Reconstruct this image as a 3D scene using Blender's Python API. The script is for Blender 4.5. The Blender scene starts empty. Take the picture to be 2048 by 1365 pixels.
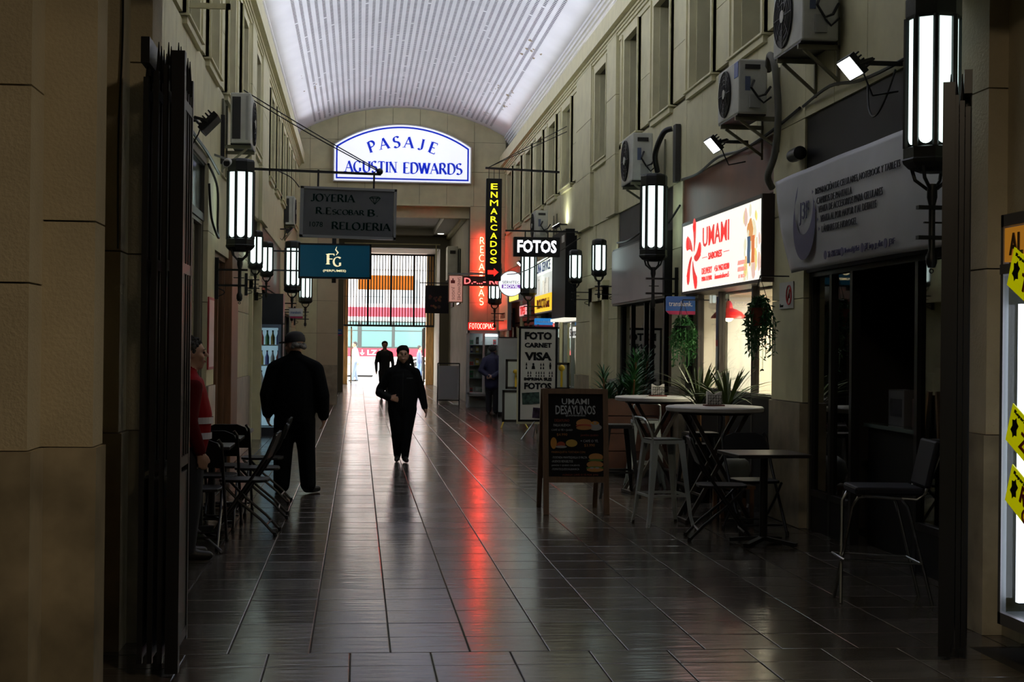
import bpy, bmesh, math, random
from mathutils import Vector, Matrix
import numpy as np
random.seed(7)
PI = math.pi
SC = bpy.context.scene
COL = SC.collection
# ------------------------------------------------------------------ camera
cd = bpy.data.cameras.new('camera'); cd.lens = 3000/2048*36; cd.sensor_width = 36; cd.clip_end = 400
cam = bpy.data.objects.new('camera', cd); COL.objects.link(cam); SC.camera = cam
TH, PT, RL = 0.1019292, 0.0049587, 0.011
fw = Vector((math.sin(TH)*math.cos(PT), math.cos(TH)*math.cos(PT), math.sin(PT)))
r0 = Vector((math.cos(TH), -math.sin(TH), 0)); u0 = r0.cross(fw)
rr = r0*math.cos(RL)+u0*math.sin(RL); uu = -r0*math.sin(RL)+u0*math.cos(RL)
cam.matrix_world = Matrix(((rr.x, uu.x, -fw.x, 0), (rr.y, uu.y, -fw.y, 0), (rr.z, uu.z, -fw.z, 1.55), (0, 0, 0, 1)))
# ------------------------------------------------------------------ sky and exposure
w = bpy.data.worlds.new('sky'); SC.world = w; w.use_nodes = True
w.node_tree.nodes['Background'].inputs[0].default_value = (1.0, 0.97, 0.93, 1)
w.node_tree.nodes['Background'].inputs[1].default_value = 9.5
SC.cycles.light_sampling_threshold = .02; SC.cycles.adaptive_threshold = .035; SC.cycles.max_bounces = 5; SC.cycles.diffuse_bounces = 3; SC.cycles.glossy_bounces = 2; SC.cycles.transparent_max_bounces = 8; SC.cycles.caustics_reflective = False; SC.cycles.caustics_refractive = False
vs = SC.view_settings
vs.view_transform = 'Standard'; vs.look = 'None'; vs.exposure = 0.0; vs.gamma = 1.0; vs.use_curve_mapping = False

def area(name, loc, rot, sx, sy, power, col=(1, 1, 1)):
    l = bpy.data.lights.new(name, 'AREA'); l.shape = 'RECTANGLE'; l.size = sx; l.size_y = sy; l.energy = power; l.color = col
    o = bpy.data.objects.new(name, l); COL.objects.link(o); o.location = loc; o.rotation_euler = rot
    return o
def point(name, loc, power, col=(1, 1, 1), r=.05):
    l = bpy.data.lights.new(name, 'POINT'); l.energy = power; l.color = col; l.shadow_soft_size = r
    o = bpy.data.objects.new(name, l); COL.objects.link(o); o.location = loc
    return o
# fluorescent cove lighting lying on the two cornice ledges under the vault
for cx_, sg in ((3.90, 1), (-1.68, -1)):
    o = area('cove_light', (cx_, 24.0, 6.72), (0, math.radians(105*sg), 0), .10, 28, 275, (.84, .87, 1.0)); o.data.spread = math.radians(132)
# unseen lamp added in the entrance hall to brighten the portal jambs
area('entrance_fill_light', (1.3, 3.4, 4.1), (0, 0, 0), .6, .6, 66, (1.0, .80, .55))

# ------------------------------------------------------------------ materials
MT = {}
def M(name, col=(.5, .5, .5), rough=.5, metal=0., emit=None, es=0., var=None, bump=None, spec=None, stretch=(1, 1, 1)):
    if name in MT: return MT[name]
    m = bpy.data.materials.new(name); m.use_nodes = True; nt = m.node_tree; b = nt.nodes['Principled BSDF']
    b.inputs['Base Color'].default_value = (*col, 1); b.inputs['Roughness'].default_value = rough; b.inputs['Metallic'].default_value = metal
    if spec is not None: b.inputs['Specular IOR Level'].default_value = spec
    if emit is not None:
        b.inputs['Emission Color'].default_value = (*emit, 1); b.inputs['Emission Strength'].default_value = es
    if var or bump:
        g = nt.nodes.new('ShaderNodeNewGeometry'); mp = nt.nodes.new('ShaderNodeMapping'); mp.inputs['Scale'].default_value = stretch
        nt.links.new(g.outputs['Position'], mp.inputs['Vector'])
    if var:
        n = nt.nodes.new('ShaderNodeTexNoise'); n.inputs['Scale'].default_value = var[0]; n.inputs['Detail'].default_value = 5
        nt.links.new(mp.outputs[0], n.inputs['Vector'])
        r = nt.nodes.new('ShaderNodeValToRGB'); a = var[1]
        r.color_ramp.elements[0].position = .3; r.color_ramp.elements[1].position = .72
        r.color_ramp.elements[0].color = (*[c*(1-a) for c in col], 1); r.color_ramp.elements[1].color = (*[min(1, c*(1+a)) for c in col], 1)
        nt.links.new(n.outputs['Fac'], r.inputs[0]); nt.links.new(r.outputs[0], b.inputs['Base Color'])
    if bump:
        n2 = nt.nodes.new('ShaderNodeTexNoise'); n2.inputs['Scale'].default_value = bump[0]; n2.inputs['Detail'].default_value = 4
        nt.links.new(mp.outputs[0], n2.inputs['Vector'])
        bp = nt.nodes.new('ShaderNodeBump'); bp.inputs['Strength'].default_value = bump[1]; bp.inputs['Distance'].default_value = bump[2] if len(bump) > 2 else .01
        nt.links.new(n2.outputs['Fac'], bp.inputs['Height']); nt.links.new(bp.outputs[0], b.inputs['Normal'])
    MT[name] = m
    return m
def EM(name, col, s): return M(name, (.8*col[0], .8*col[1], .8*col[2]), .4, emit=col, es=s)
def glass(name, tint=(.9, .95, .93), refl=1.0):
    if name in MT: return MT[name]
    m = bpy.data.materials.new(name); m.use_nodes = True; nt = m.node_tree; nt.nodes.remove(nt.nodes['Principled BSDF'])
    out = nt.nodes['Material Output']; t = nt.nodes.new('ShaderNodeBsdfTransparent'); t.inputs[0].default_value = (*tint, 1)
    g = nt.nodes.new('ShaderNodeBsdfGlossy'); g.inputs['Roughness'].default_value = .02; g.inputs[0].default_value = (.95, .95, .95, 1)
    f = nt.nodes.new('ShaderNodeFresnel'); f.inputs[0].default_value = 1.5
    mx = nt.nodes.new('ShaderNodeMixShader')
    k = nt.nodes.new('ShaderNodeMath'); k.operation = 'MULTIPLY'; k.inputs[1].default_value = refl; k.use_clamp = True
    gm_ = nt.nodes.new('ShaderNodeNewGeometry'); fr_ = nt.nodes.new('ShaderNodeMath'); fr_.operation = 'SUBTRACT'; fr_.inputs[0].default_value = 1; nt.links.new(gm_.outputs['Backfacing'], fr_.inputs[1])
    k2 = nt.nodes.new('ShaderNodeMath'); k2.operation = 'MULTIPLY'; nt.links.new(fr_.outputs[0], k2.inputs[1])
    nt.links.new(f.outputs[0], k.inputs[0]); nt.links.new(k.outputs[0], k2.inputs[0]); nt.links.new(k2.outputs[0], mx.inputs[0])
    nt.links.new(t.outputs[0], mx.inputs[1]); nt.links.new(g.outputs[0], mx.inputs[2]); nt.links.new(mx.outputs[0], out.inputs[0])
    MT[name] = m
    return m
def translucent(name, col):
    m = M(name, col, .5); nt = m.node_tree; t = nt.nodes.new('ShaderNodeBsdfTranslucent'); t.inputs[0].default_value = (*col, 1); mx = nt.nodes.new('ShaderNodeMixShader'); mx.inputs[0].default_value = .45
    nt.links.new(nt.nodes['Principled BSDF'].outputs[0], mx.inputs[1]); nt.links.new(t.outputs[0], mx.inputs[2]); nt.links.new(mx.outputs[0], nt.nodes['Material Output'].inputs[0]); return m
CREAM = M('cream_wall', (.60, .565, .35), .62, var=(3.5, .09), bump=(60, .15, .004))
CREAM2 = M('cream_trim', (.64, .60, .37), .55, var=(5, .08))
STUCCO = M('stucco', (.50, .43, .29), .8, var=(2.2, .14), bump=(55, .6, .008))
PLINTH = M('plinth_stone', (.33, .28, .19), .35, var=(4, .35))
TAN = M('tan_stone', (.52, .43, .28), .5, var=(2, .1))
WHITE = M('white_plaster', (.80, .80, .82), .7, var=(2.0, .04))
VAULT = M('vault_plaster', (.78, .78, .81), .75, var=(1.2, .05))
DARKV = M('vault_void', (.18, .18, .21), .9)
TILE = M('floor_tile', (.060, .052, .045), .17, var=(2.3, .38), bump=(7, .26, .010), stretch=(.5, 2.2, 1), spec=.55)
TILE2 = M('floor_tile_b', (.066, .057, .049), .20, var=(2.0, .35), bump=(8, .26, .010), stretch=(.5, 2.2, 1), spec=.55)
GROUT = M('grout', (.02, .018, .016), .7)
BLACK = M('black_metal', (.012, .012, .013), .38, .3)
BLACKP = M('black_plastic', (.010, .010, .011), .5, spec=.25)
IRON = M('black_iron', (.010, .013, .013), .45, .2, bump=(40, .3, .004))
STEEL = M('bare_steel', (.55, .57, .58), .28, 1.0)
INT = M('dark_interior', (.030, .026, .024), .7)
WOOD = M('brown_wood', (.16, .075, .03), .45, var=(6, .3), stretch=(3, 3, .4))
WOODL = M('golden_wood', (.72, .42, .17), .45, var=(6, .25), stretch=(3, 3, .4))
GLASS = glass('shop_glass')
DGLASS = glass('dark_glass', (.25, .30, .30), 1.3)
WPAINT = M('white_paint', (.75, .75, .72), .45)
GREYM = M('grey_metal', (.22, .23, .24), .4, .5)
LAMP = EM('lantern_pane', (.80, 1.0, .95), 1.7)

# ------------------------------------------------------------------ mesh helpers
class MB:
    def __init__(s): s.v = []; s.f = []; s.mi = []; s.cur = 0
    def add(s, vs_, fs):
        o = len(s.v); s.v += [tuple(p) for p in vs_]
        for f in fs: s.f.append(tuple(i+o for i in f)); s.mi.append(s.cur)
        return s
    def box(s, x0, x1, y0, y1, z0, z1):
        if x0 > x1: x0, x1 = x1, x0
        if y0 > y1: y0, y1 = y1, y0
        if z0 > z1: z0, z1 = z1, z0
        return s.add([(x0,y0,z0),(x1,y0,z0),(x1,y1,z0),(x0,y1,z0),(x0,y0,z1),(x1,y0,z1),(x1,y1,z1),(x0,y1,z1)],
                     [(3,2,1,0),(4,5,6,7),(0,1,5,4),(1,2,6,5),(2,3,7,6),(3,0,4,7)])
    def obox(s, c, h, rot=None):
        R_ = rot if rot is not None else Matrix.Identity(3)
        vs_ = [Vector(c)+R_@Vector((sx*h[0], sy*h[1], sz*h[2])) for sz in (-1,1) for sx, sy in ((-1,-1),(1,-1),(1,1),(-1,1))]
        return s.add(vs_, [(3,2,1,0),(4,5,6,7),(0,1,5,4),(1,2,6,5),(2,3,7,6),(3,0,4,7)])
    def bar(s, p0, p1, w, t, up=(0,0,1)):
        p0, p1 = Vector(p0), Vector(p1); d = (p1-p0).normalized(); a = d.cross(Vector(up))
        if a.length < 1e-4: a = d.cross(Vector((1,0,0)))
        a.normalize(); b = a.cross(d)
        vs_ = []
        for p in (p0, p1): vs_ += [p-a*w/2-b*t/2, p+a*w/2-b*t/2, p+a*w/2+b*t/2, p-a*w/2+b*t/2]
        return s.add(vs_, [(3,2,1,0),(4,5,6,7),(0,1,5,4),(1,2,6,5),(2,3,7,6),(3,0,4,7)])
    def cyl(s, p0, p1, ra, rb=None, n=10):
        rb = ra if rb is None else rb
        p0, p1 = Vector(p0), Vector(p1); d = (p1-p0).normalized(); a = d.orthogonal().normalized(); b = d.cross(a)
        vs_ = [p+(a*math.cos(2*PI*k/n)+b*math.sin(2*PI*k/n))*r for p, r in ((p0, ra), (p1, rb)) for k in range(n)]
        return s.add(vs_, [(k, (k+1) % n, n+(k+1) % n, n+k) for k in range(n)]+[tuple(range(n-1,-1,-1)), tuple(range(n, 2*n))])
    def tube(s, pts, r, n=8):
        pts = [Vector(p) for p in pts]; rs = r if isinstance(r, (list, tuple)) else [r]*len(pts)
        vs_ = []; prev = None
        for i, p in enumerate(pts):
            d = (pts[min(i+1, len(pts)-1)]-pts[max(i-1, 0)]).normalized()
            a = d.orthogonal().normalized() if prev is None else (prev-d*prev.dot(d))
            if a.length < 1e-5: a = d.orthogonal()
            a.normalize(); prev = a; b = d.cross(a)
            vs_ += [p+(a*math.cos(2*PI*k/n)+b*math.sin(2*PI*k/n))*rs[i] for k in range(n)]
        fs = [(i*n+k, i*n+(k+1) % n, (i+1)*n+(k+1) % n, (i+1)*n+k) for i in range(len(pts)-1) for k in range(n)]
        L = (len(pts)-1)*n
        return s.add(vs_, fs+[tuple(range(n-1,-1,-1)), tuple(range(L, L+n))])
    def lathe(s, prof, c=(0,0,0), n=16, rot=0.):
        vs_ = [(c[0]+r*math.cos(2*PI*k/n+rot), c[1]+r*math.sin(2*PI*k/n+rot), c[2]+z) for r, z in prof for k in range(n)]
        fs = [(i*n+k, i*n+(k+1) % n, (i+1)*n+(k+1) % n, (i+1)*n+k) for i in range(len(prof)-1) for k in range(n)]
        L = (len(prof)-1)*n
        return s.add(vs_, fs+[tuple(range(n-1,-1,-1)), tuple(range(L, L+n))])
    def sph(s, c, r, n=12, m=8):
        r = (r, r, r) if not isinstance(r, (tuple, list)) else r
        vs_ = [(c[0], c[1], c[2]-r[2])]
        for i in range(1, m):
            t = -PI/2+PI*i/m
            vs_ += [(c[0]+r[0]*math.cos(t)*math.cos(2*PI*k/n), c[1]+r[1]*math.cos(t)*math.sin(2*PI*k/n), c[2]+r[2]*math.sin(t)) for k in range(n)]
        vs_.append((c[0], c[1], c[2]+r[2])); T = len(vs_)-1
        fs = [(0, 1+(k+1) % n, 1+k) for k in range(n)]
        fs += [(1+i*n+k, 1+i*n+(k+1) % n, 1+(i+1)*n+(k+1) % n, 1+(i+1)*n+k) for i in range(m-2) for k in range(n)]
        fs += [(1+(m-2)*n+k, 1+(m-2)*n+(k+1) % n, T) for k in range(n)]
        return s.add(vs_, fs)
    def prism(s, poly, ax, a, b):
        """poly: 2-D outline (ccw), extruded along axis ax from a to b"""
        n = len(poly)
        def P(q, t): return (t, q[0], q[1]) if ax == 'x' else ((q[0], t, q[1]) if ax == 'y' else (q[0], q[1], t))
        return s.add([P(q, a) for q in poly]+[P(q, b) for q in poly],
                     [tuple(range(n-1,-1,-1)), tuple(range(n, 2*n))]+[(k, (k+1) % n, n+(k+1) % n, n+k) for k in range(n)])
    def quad(s, *p): return s.add(p, [tuple(range(len(p)))])
    def mesh(s, name, mats, smooth=False):
        me = bpy.data.meshes.new(name); me.from_pydata(s.v, [], s.f)
        mats = mats if isinstance(mats, (list, tuple)) else [mats]
        for m in mats: me.materials.append(m)
        if len(mats) > 1: me.polygons.foreach_set('material_index', s.mi)
        bm = bmesh.new(); bm.from_mesh(me); bmesh.ops.recalc_face_normals(bm, faces=bm.faces); bm.to_mesh(me); bm.free()
        if smooth:
            me.polygons.foreach_set('use_smooth', [True]*len(me.polygons))
            try: me.set_sharp_from_angle(angle=math.radians(40))
            except Exception: pass
        return me
    def build(s, name, mats, parent=None, smooth=False, loc=None, rot=None, bevel=0):
        return put(name, s.mesh(name, mats, smooth), parent, loc, rot, bevel)
def put(name, me, parent=None, loc=None, rot=None, bevel=0):
    o = bpy.data.objects.new(name, me); COL.objects.link(o)
    if parent is not None: o.parent = parent
    if loc is not None: o.location = loc
    if rot is not None: o.rotation_euler = rot
    if bevel:
        b = o.modifiers.new('bevel', 'BEVEL'); b.width = bevel; b.segments = 2; b.limit_method = 'ANGLE'
    put.last = o
    return o
def tag(o, label=None, cat=None, group=None, kind=None):
    if label: o['label'] = label
    if cat: o['category'] = cat
    if group: o['group'] = group
    if kind: o['kind'] = kind
    return o
def thing(name, label, cat, loc=(0,0,0), rz=0, group=None):
    o = bpy.data.objects.new(name, None); COL.objects.link(o); o.location = loc; o.rotation_euler = (0,0,rz); o.empty_display_size = .1
    return tag(o, label, cat, group)
def struct(name, label=None, loc=(0,0,0)):
    o = bpy.data.objects.new(name, None); COL.objects.link(o); o.location = loc; o['kind'] = 'structure'
    if label: o['label'] = label
    return o
def copy_tree(o, loc=None, rz=None, label=None, group=None, parent=None):
    c = o.copy(); COL.objects.link(c); c.parent = parent
    if loc is not None: c.location = loc
    if rz is not None: c.rotation_euler = (0,0,rz)
    if label: c['label'] = label
    if group: c['group'] = group
    for ch in list(o.children): copy_tree(ch, parent=c)
    return c
FACE = {'cam': (PI/2, 0, 0), 'right': (PI/2, 0, -PI/2), 'left': (PI/2, 0, PI/2)}   # lettering facing -Y, -X (on the right wall), +X (on the left wall)
def text_mesh(s, size=1., bold=0., align='CENTER', ext=.003, space=1., sx=1., shear=0.):
    c = bpy.data.curves.new('t', 'FONT'); c.body = s; c.size = size; c.offset = bold*size; c.extrude = ext; c.resolution_u = 2
    c.align_x = align; c.align_y = 'CENTER'; c.space_character = space; c.shear = shear
    o = bpy.data.objects.new('t', c); me = bpy.data.meshes.new_from_object(o)
    bpy.data.objects.remove(o); bpy.data.curves.remove(c)
    if sx != 1.: me.transform(Matrix.Diagonal((sx, 1, 1, 1)))
    return me
def fit_text(s, width, height, bold=0., ext=.003, align='CENTER'):
    """lettering scaled to a real width and cap height"""
    me = text_mesh(s, 1., bold, 'CENTER', ext)
    xs = [v.co.x for v in me.vertices]; ys = [v.co.y for v in me.vertices]
    w_, h_ = max(xs)-min(xs), max(ys)-min(ys); cx, cy = (max(xs)+min(xs))/2, (max(ys)+min(ys))/2
    if width is None: width = w_*height/h_
    me.transform(Matrix.Diagonal((width/w_, height/h_, 1, 1)) @ Matrix.Translation((-cx, -cy, 0)))
    if align == 'LEFT': me.transform(Matrix.Translation((width/2, 0, 0)))
    return me
def letter(parent, s, loc, face, mat, width=None, height=.1, bold=0., name='lettering', align='CENTER', ext=.003, roll=0.):
    me = fit_text(s, width, height, bold, ext, align); me.materials.append(mat)
    if roll: me.transform(Matrix.Rotation(roll, 4, 'Z'))
    return put(name, me, parent, loc, FACE[face])
# ---- single-stroke capitals for neon tubes and brush-drawn serif lettering
def arc(cx, cy, rx, ry, a0, a1, n=14): return [(cx+rx*math.cos(math.radians(a0+(a1-a0)*k/n)), cy+ry*math.sin(math.radians(a0+(a1-a0)*k/n))) for k in range(n+1)]
GL = {
 'A': (.80, [[(.0,0),(.36,1)], [(.36,1),(.76,0)], [(.13,.36),(.62,.36)]]),
 'C': (.78, [arc(.42,.5,.40,.5,50,310,22)]),
 'D': (.80, [[(.1,0),(.1,1)], [(.1,1),(.32,1)]+arc(.32,.5,.42,.5,90,-90,18)+[(.1,0)]]),
 'E': (.64, [[(.1,0),(.1,1)], [(.1,1),(.58,1)], [(.1,.52),(.46,.52)], [(.1,0),(.60,0)]]),
 'F': (.60, [[(.1,0),(.1,1)], [(.1,1),(.56,1)], [(.1,.52),(.44,.52)]]),
 'G': (.84, [arc(.43,.5,.40,.5,48,300,22), [(.66,.06),(.66,.40)]]),
 'I': (.26, [[(.13,0),(.13,1)]]),
 'J': (.46, [[(.34,1),(.34,.22)]+arc(.18,.22,.16,.22,0,-150,10)]),
 'N': (.84, [[(.1,0),(.1,1)], [(.1,1),(.72,0)], [(.72,0),(.72,1)]]),
 'O': (.86, [arc(.43,.5,.40,.5,90,450,28)]),
 'P': (.66, [[(.1,0),(.1,1)], [(.1,1),(.30,1)]+arc(.30,.74,.28,.26,90,-90,14)+[(.1,.48)]]),
 'R': (.76, [[(.1,0),(.1,1)], [(.1,1),(.30,1)]+arc(.30,.75,.26,.25,90,-90,14)+[(.1,.50)], [(.34,.50),(.72,0)]]),
 'S': (.62, [arc(.30,.75,.24,.25,35,250,14)[:-1]+arc(.30,.26,.26,.26,82,-145,16)]),
 'T': (.72, [[(.36,0),(.36,1)], [(.02,1),(.70,1)]]),
 'U': (.80, [[(.1,1),(.1,.32)]+arc(.40,.32,.30,.32,180,360,16)+[(.70,1)]]),
 'B': (.70, [[(.1,0),(.1,1)], [(.1,1),(.30,1)]+arc(.30,.76,.24,.24,90,-90,14)+[(.1,.52)], [(.1,.52),(.32,.52)]+arc(.32,.26,.30,.26,90,-90,14)+[(.1,0)]]),
 'L': (.62, [[(.1,0),(.1,1)], [(.1,0),(.58,0)]]),
 'Y': (.76, [[(.38,0),(.38,.48)], [(.38,.48),(.04,1)], [(.38,.48),(.72,1)]]),
 '.': (.26, [[(.04,.06),(.2,.06)]]),
 ' ': (.40, []),
 'W': (1.10,[[(.0,1),(.28,0)], [(.28,0),(.54,1)], [(.54,1),(.80,0)], [(.80,0),(1.06,1)]]),
}
def serif_glyph(mb, ch, ox, oy, sc, sx=1., rot=0., thick=.17, thin=.055, depth=.004):
    adv, strokes = GL[ch]; ca, sa = math.cos(rot), math.sin(rot)
    def P(x, y, z): x *= sc*sx; y *= sc; return (ox+x*ca-y*sa, oy+x*sa+y*ca, z)
    def ribbon(pts, wid):
        L, R_ = [], []
        for i, p in enumerate(pts):
            a = pts[max(i-1, 0)]; b = pts[min(i+1, len(pts)-1)]; dx, dy = b[0]-a[0], b[1]-a[1]; l = math.hypot(dx, dy) or 1
            wdt = wid(math.atan2(dy, dx))/2; nx, ny = -dy/l*wdt, dx/l*wdt
            L.append((p[0]+nx, p[1]+ny)); R_.append((p[0]-nx, p[1]-ny))
        n = len(pts); vs_ = [P(*q, depth) for q in L]+[P(*q, depth) for q in R_]
        mb.add(vs_, [(i, n+i, n+i+1, i+1) for i in range(n-1)])
    def pen(a): return thin+(thick-thin)*max(0, min(1, 1.35*abs(math.sin(a-.42))-.35))
    for k, st in enumerate(strokes):
        straight = len(st) == 2; dx, dy = st[-1][0]-st[0][0], st[-1][1]-st[0][1]; a = math.atan2(dy, dx)
        wid = pen
        if ch == 'N' and k in (0, 2): wid = lambda a: thin
        elif ch == 'N' or (ch == 'A' and k == 1) or (ch == 'W' and k in (0, 2)) or (ch == 'R' and k == 2): wid = lambda a: thick
        elif straight and abs(math.sin(a)) > .95 and not ch == 'A': wid = lambda a: thick
        elif straight: wid = lambda a: thin
        ribbon(st, wid)
        for e in ((0, -1) if not (ch in 'NW' and False) else ()):
            x, y = st[e]
            nd = st[1] if e == 0 else st[-2]
            vert = abs(y-nd[1]) > .5*math.hypot(x-nd[0], y-nd[1])
            if vert and (y < .01 or y > .99) and not (ch == 'J' and y < .5) and not (ch == 'A' and y > .9) and not (ch == 'W' and y < .1) and ch not in 'CGOS':
                ribbon([(x-.17, y+(.02 if y < .5 else -.02)), (x+.17, y+(.02 if y < .5 else -.02))], lambda a: .045)
            if not vert and ch in 'EFT' and straight:
                ribbon([(x, y-.16 if y > .1 else y), (x, y+.16 if y < .1 else y)], lambda a: .06) if abs(y-.52) > .1 and x > .5 or ch == 'T' else None
    return adv*sc*sx
def neon_pts(s, sc, gap=.12):
    out = []; x = 0
    for ch in s:
        adv, st = GL[ch]
        for q in st: out.append([(x+p[0]*sc, p[1]*sc) for p in q])
        x += (adv+gap)*sc
    return out, x-gap*sc
# ================================================================== FLOOR
TS = .407; TY = .404
floor = struct('floor', 'dark glossy square paving of the arcade')
MB().box(-5, 7.5, -6, 63.2, -.30, -.008).build('bedding', GROUT, floor)
def tile_mesh(wx, wy):
    b = MB(); c = .004; x, y = wx/2-.003, wy/2-.003
    b.add([(-x,-y,-.008),(x,-y,-.008),(x,y,-.008),(-x,y,-.008),(-x,-y,-.0015),(x,-y,-.0015),(x,y,-.0015),(-x,y,-.0015),
           (-x+c,-y+c,0),(x-c,-y+c,0),(x-c,y-c,0),(-x+c,y-c,0)],
          [(0,1,5,4),(1,2,6,5),(2,3,7,6),(3,0,4,7),(4,5,9,8),(5,6,10,9),(6,7,11,10),(7,4,8,11),(8,9,10,11)])
    return b
tmA = tile_mesh(TS, TY).mesh('tile', TILE); tmB = tile_mesh(TS, TY).mesh('tile', TILE2); tmS = tile_mesh(TS, .32).mesh('tile', TILE)
spots = []
for i in range(-5, 10):
    for j in range(20): spots.append((.178+TS*(i+.5), 7.64+TY*(j+.5), 0))
    spots.append((.178+TS*i, 7.48, 1)); spots += [(.178+TS*i, 7.32-TY*(j+.5), 0) for j in range(3)]
near = [s for s in spots if -1.30 < s[0] < 3.2 or s[1] > 8.2]
near.sort(key=lambda s: s[1]); near = near[:296]
for x, y, k in near:
    o = put('tile', tmS if k else random.choice((tmA, tmA, tmB)), floor, (x, y, random.uniform(-.0012, 0)), (random.gauss(0, .0022), random.gauss(0, .0016), 0))
far = MB(); nset = {(round(s[0], 3), round(s[1], 3)) for s in near}
tb = tile_mesh(TS, TY)
for i in range(-12, 18):
    for j in range(-2, 136):
        x, y = .178+TS*(i+.5), 7.64+TY*(j+.5)
        if j < 0: x -= TS/2; y = 7.32-TY*(2.5-j+.0)
        if (round(x, 3), round(y, 3)) in nset: continue
        if x < -2.1 or x > 4.3: continue
        ax, ay = random.gauss(0, .0018), random.gauss(0, .0014); dz = random.uniform(-.001, 0)
        far.cur = 1 if random.random() < .3 else 0
        far.add([(x+p[0], y+p[1], p[2]+dz+p[1]*ax-p[0]*ay) for p in tb.v], tb.f)
tag(far.build('tile_field', [TILE, TILE2], floor), kind='stuff')

# ================================================================== SIDE WALLS
XC = 1.11; XR = 3.87; XL = -1.65
def wx(side, d): return XR+d if side > 0 else XL-d
def sb(mb, side, d0, d1, y0, y1, z0, z1): return mb.box(wx(side, d0), wx(side, d1), y0, y1, z0, z1)
Z1, Z2, Z3, ZW0, ZW1 = 2.24, 3.60, 4.56, 4.62, 6.10
WIN = [(9.7,10.7),(11.95,12.95),(14.2,15.25),(16.3,17.35),(18.55,19.55),(20.75,21.75),(23.4,24.5),(27.4,28.5),(29.55,30.6),(31.7,32.75),(33.85,34.9),(36.0,37.05),(38.1,39.15)]
PIL = [(22.3,23.15),(24.75,26.45)]
PIER = {1: [(8.0,8.6),(12.8,13.8),(17.78,18.35),(22.3,23.2),(24.5,26.6),(28.72,28.86),(32.2,32.6),(35.6,36.0),(39.2,40)],
        -1: [(8.0,8.6),(12.8,13.7),(16.62,17.45),(20.5,22.9),(25.2,25.8),(32.0,32.5),(37.3,40)]}
JOINT = M('wall_joint', (.16, .15, .11), .8)
for side, nm in ((1, 'wall_right'), (-1, 'wall_left')):
    W = struct(nm, 'cream panelled side wall of the arcade with shop openings')
    b = MB()
    sb(b, side, .05, .40, 8.0, 40, Z2, ZW0)                                    # spandrel core
    ys = [8.0]+[y for a in WIN for y in a]+[40]
    for k in range(0, len(ys), 2): sb(b, side, .05, .40, ys[k], ys[k+1], ZW0, ZW1)
    sb(b, side, .05, .40, 8.0, 40, ZW1, 6.62)
    for y0, y1 in PIER[side]: sb(b, side, .05, .40, y0, y1, 0, Z2)
    b.build('masonry', JOINT, W)
    # interior shell of the shops: partitions, backs, ceilings
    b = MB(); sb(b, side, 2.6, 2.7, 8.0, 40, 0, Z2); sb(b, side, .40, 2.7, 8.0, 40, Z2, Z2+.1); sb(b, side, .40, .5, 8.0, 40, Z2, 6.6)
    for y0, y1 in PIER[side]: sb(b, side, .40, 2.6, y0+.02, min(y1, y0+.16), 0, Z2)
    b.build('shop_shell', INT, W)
    # cladding panels, one by one
    def panel(y0, y1, z0, z1, d=0., t=.05, m=CREAM):
        g = .004
        return sb(MB(), side, d, d+t, y0+g, y1-g, z0+g, z1-g).build('panel', m, W)
    for y0, y1 in PIER[side]:
        if y1-y0 < .3: panel(y0, y1, 0, Z2); continue
        panel(y0, y1, 0, 1.10, -.025, .075, PLINTH)
        zs = [1.10, 2.02, 2.80, 3.60]
        for a, c in zip(zs, zs[1:]): panel(y0, y1, a, c)
    cuts = [8.0]
    while cuts[-1] < 39.2: cuts.append(cuts[-1]+.80)
    cuts[-1] = 40
    for a, c in zip(cuts, cuts[1:]): panel(a, c, Z2, Z3)
    for k in range(0, len(ys), 2):
        a, c = ys[k], ys[k+1]
        if k == 0 or k == len(ys)-2 or c-a < .3:
            panel(a, c, Z3+.06, 5.3); panel(a, c, 5.3, 6.2); continue
        n = 1 if c-a < 1.6 else 3
        for q in range(n):
            e0, e1 = a+(c-a)*q/n, a+(c-a)*(q+1)/n
            panel(e0, e1, Z3+.06, 5.3); panel(e0, e1, 5.3, 6.2)
    for p0, p1 in PIL:                                                        # pilasters of the middle bay
        for a, c in ((Z2, 4.5), (4.5, 5.4), (5.4, 6.38)): panel(p0, p1, a, c, -.06, .06)
    # cornice and mouldings
    T = struct('trim_1' if side > 0 else 'trim_2', 'cream cornice and mouldings of the side wall')
    sb(MB(), side, -.02, .05, 8.0, 40, 6.20, 6.27).build('architrave', CREAM2, T)
    c = MB(); sb(c, side, -.045, .05, 8.0, 40, 6.27, 6.31); sb(c, side, -.065, .05, 8.0, 40, 6.31, 6.345); sb(c, side, -.09, .05, 8.0, 40, 6.345, 6.385); c.build('bed_moulding', CREAM2, T)
    sb(MB(), side, -.17, .40, 8.0, 40, 6.385, 6.60).build('fascia', CREAM2, T)
    sb(MB(), side, -.17, -.13, 8.0, 40, 6.60, 6.66).build('ledge_lip', CREAM2, T)
    # white attic band below the vault
    A = struct('trim_3' if side > 0 else 'trim_4', 'white attic band and moulding under the vault')
    c = MB(); sb(c, side, .14, .40, 8.0, 23.3, 6.60, 7.22); sb(c, side, .14, .40, 26.4, 40, 6.60, 7.22); sb(c, side, .14, .40, 23.3, 26.4, 7.08, 7.22); c.build('attic', WHITE, A)
    c = MB(); sb(c, side, .06, .14, 8.0, 40, 7.02, 7.06); sb(c, side, .02, .14, 8.0, 40, 7.06, 7.11); sb(c, side, -.02, .16, 8.0, 40, 7.11, 7.17); sb(c, side, -.05, .16, 8.0, 40, 7.17, 7.22); c.build('moulding', WHITE, A)
    # lit clerestory light of the middle bay
    sb(MB(), side, .30, .33, 23.3, 26.4, 6.60, 7.08).build('clerestory_pane', EM('clerestory_glow', (.86, .88, 1.0), 1.1), A)
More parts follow.
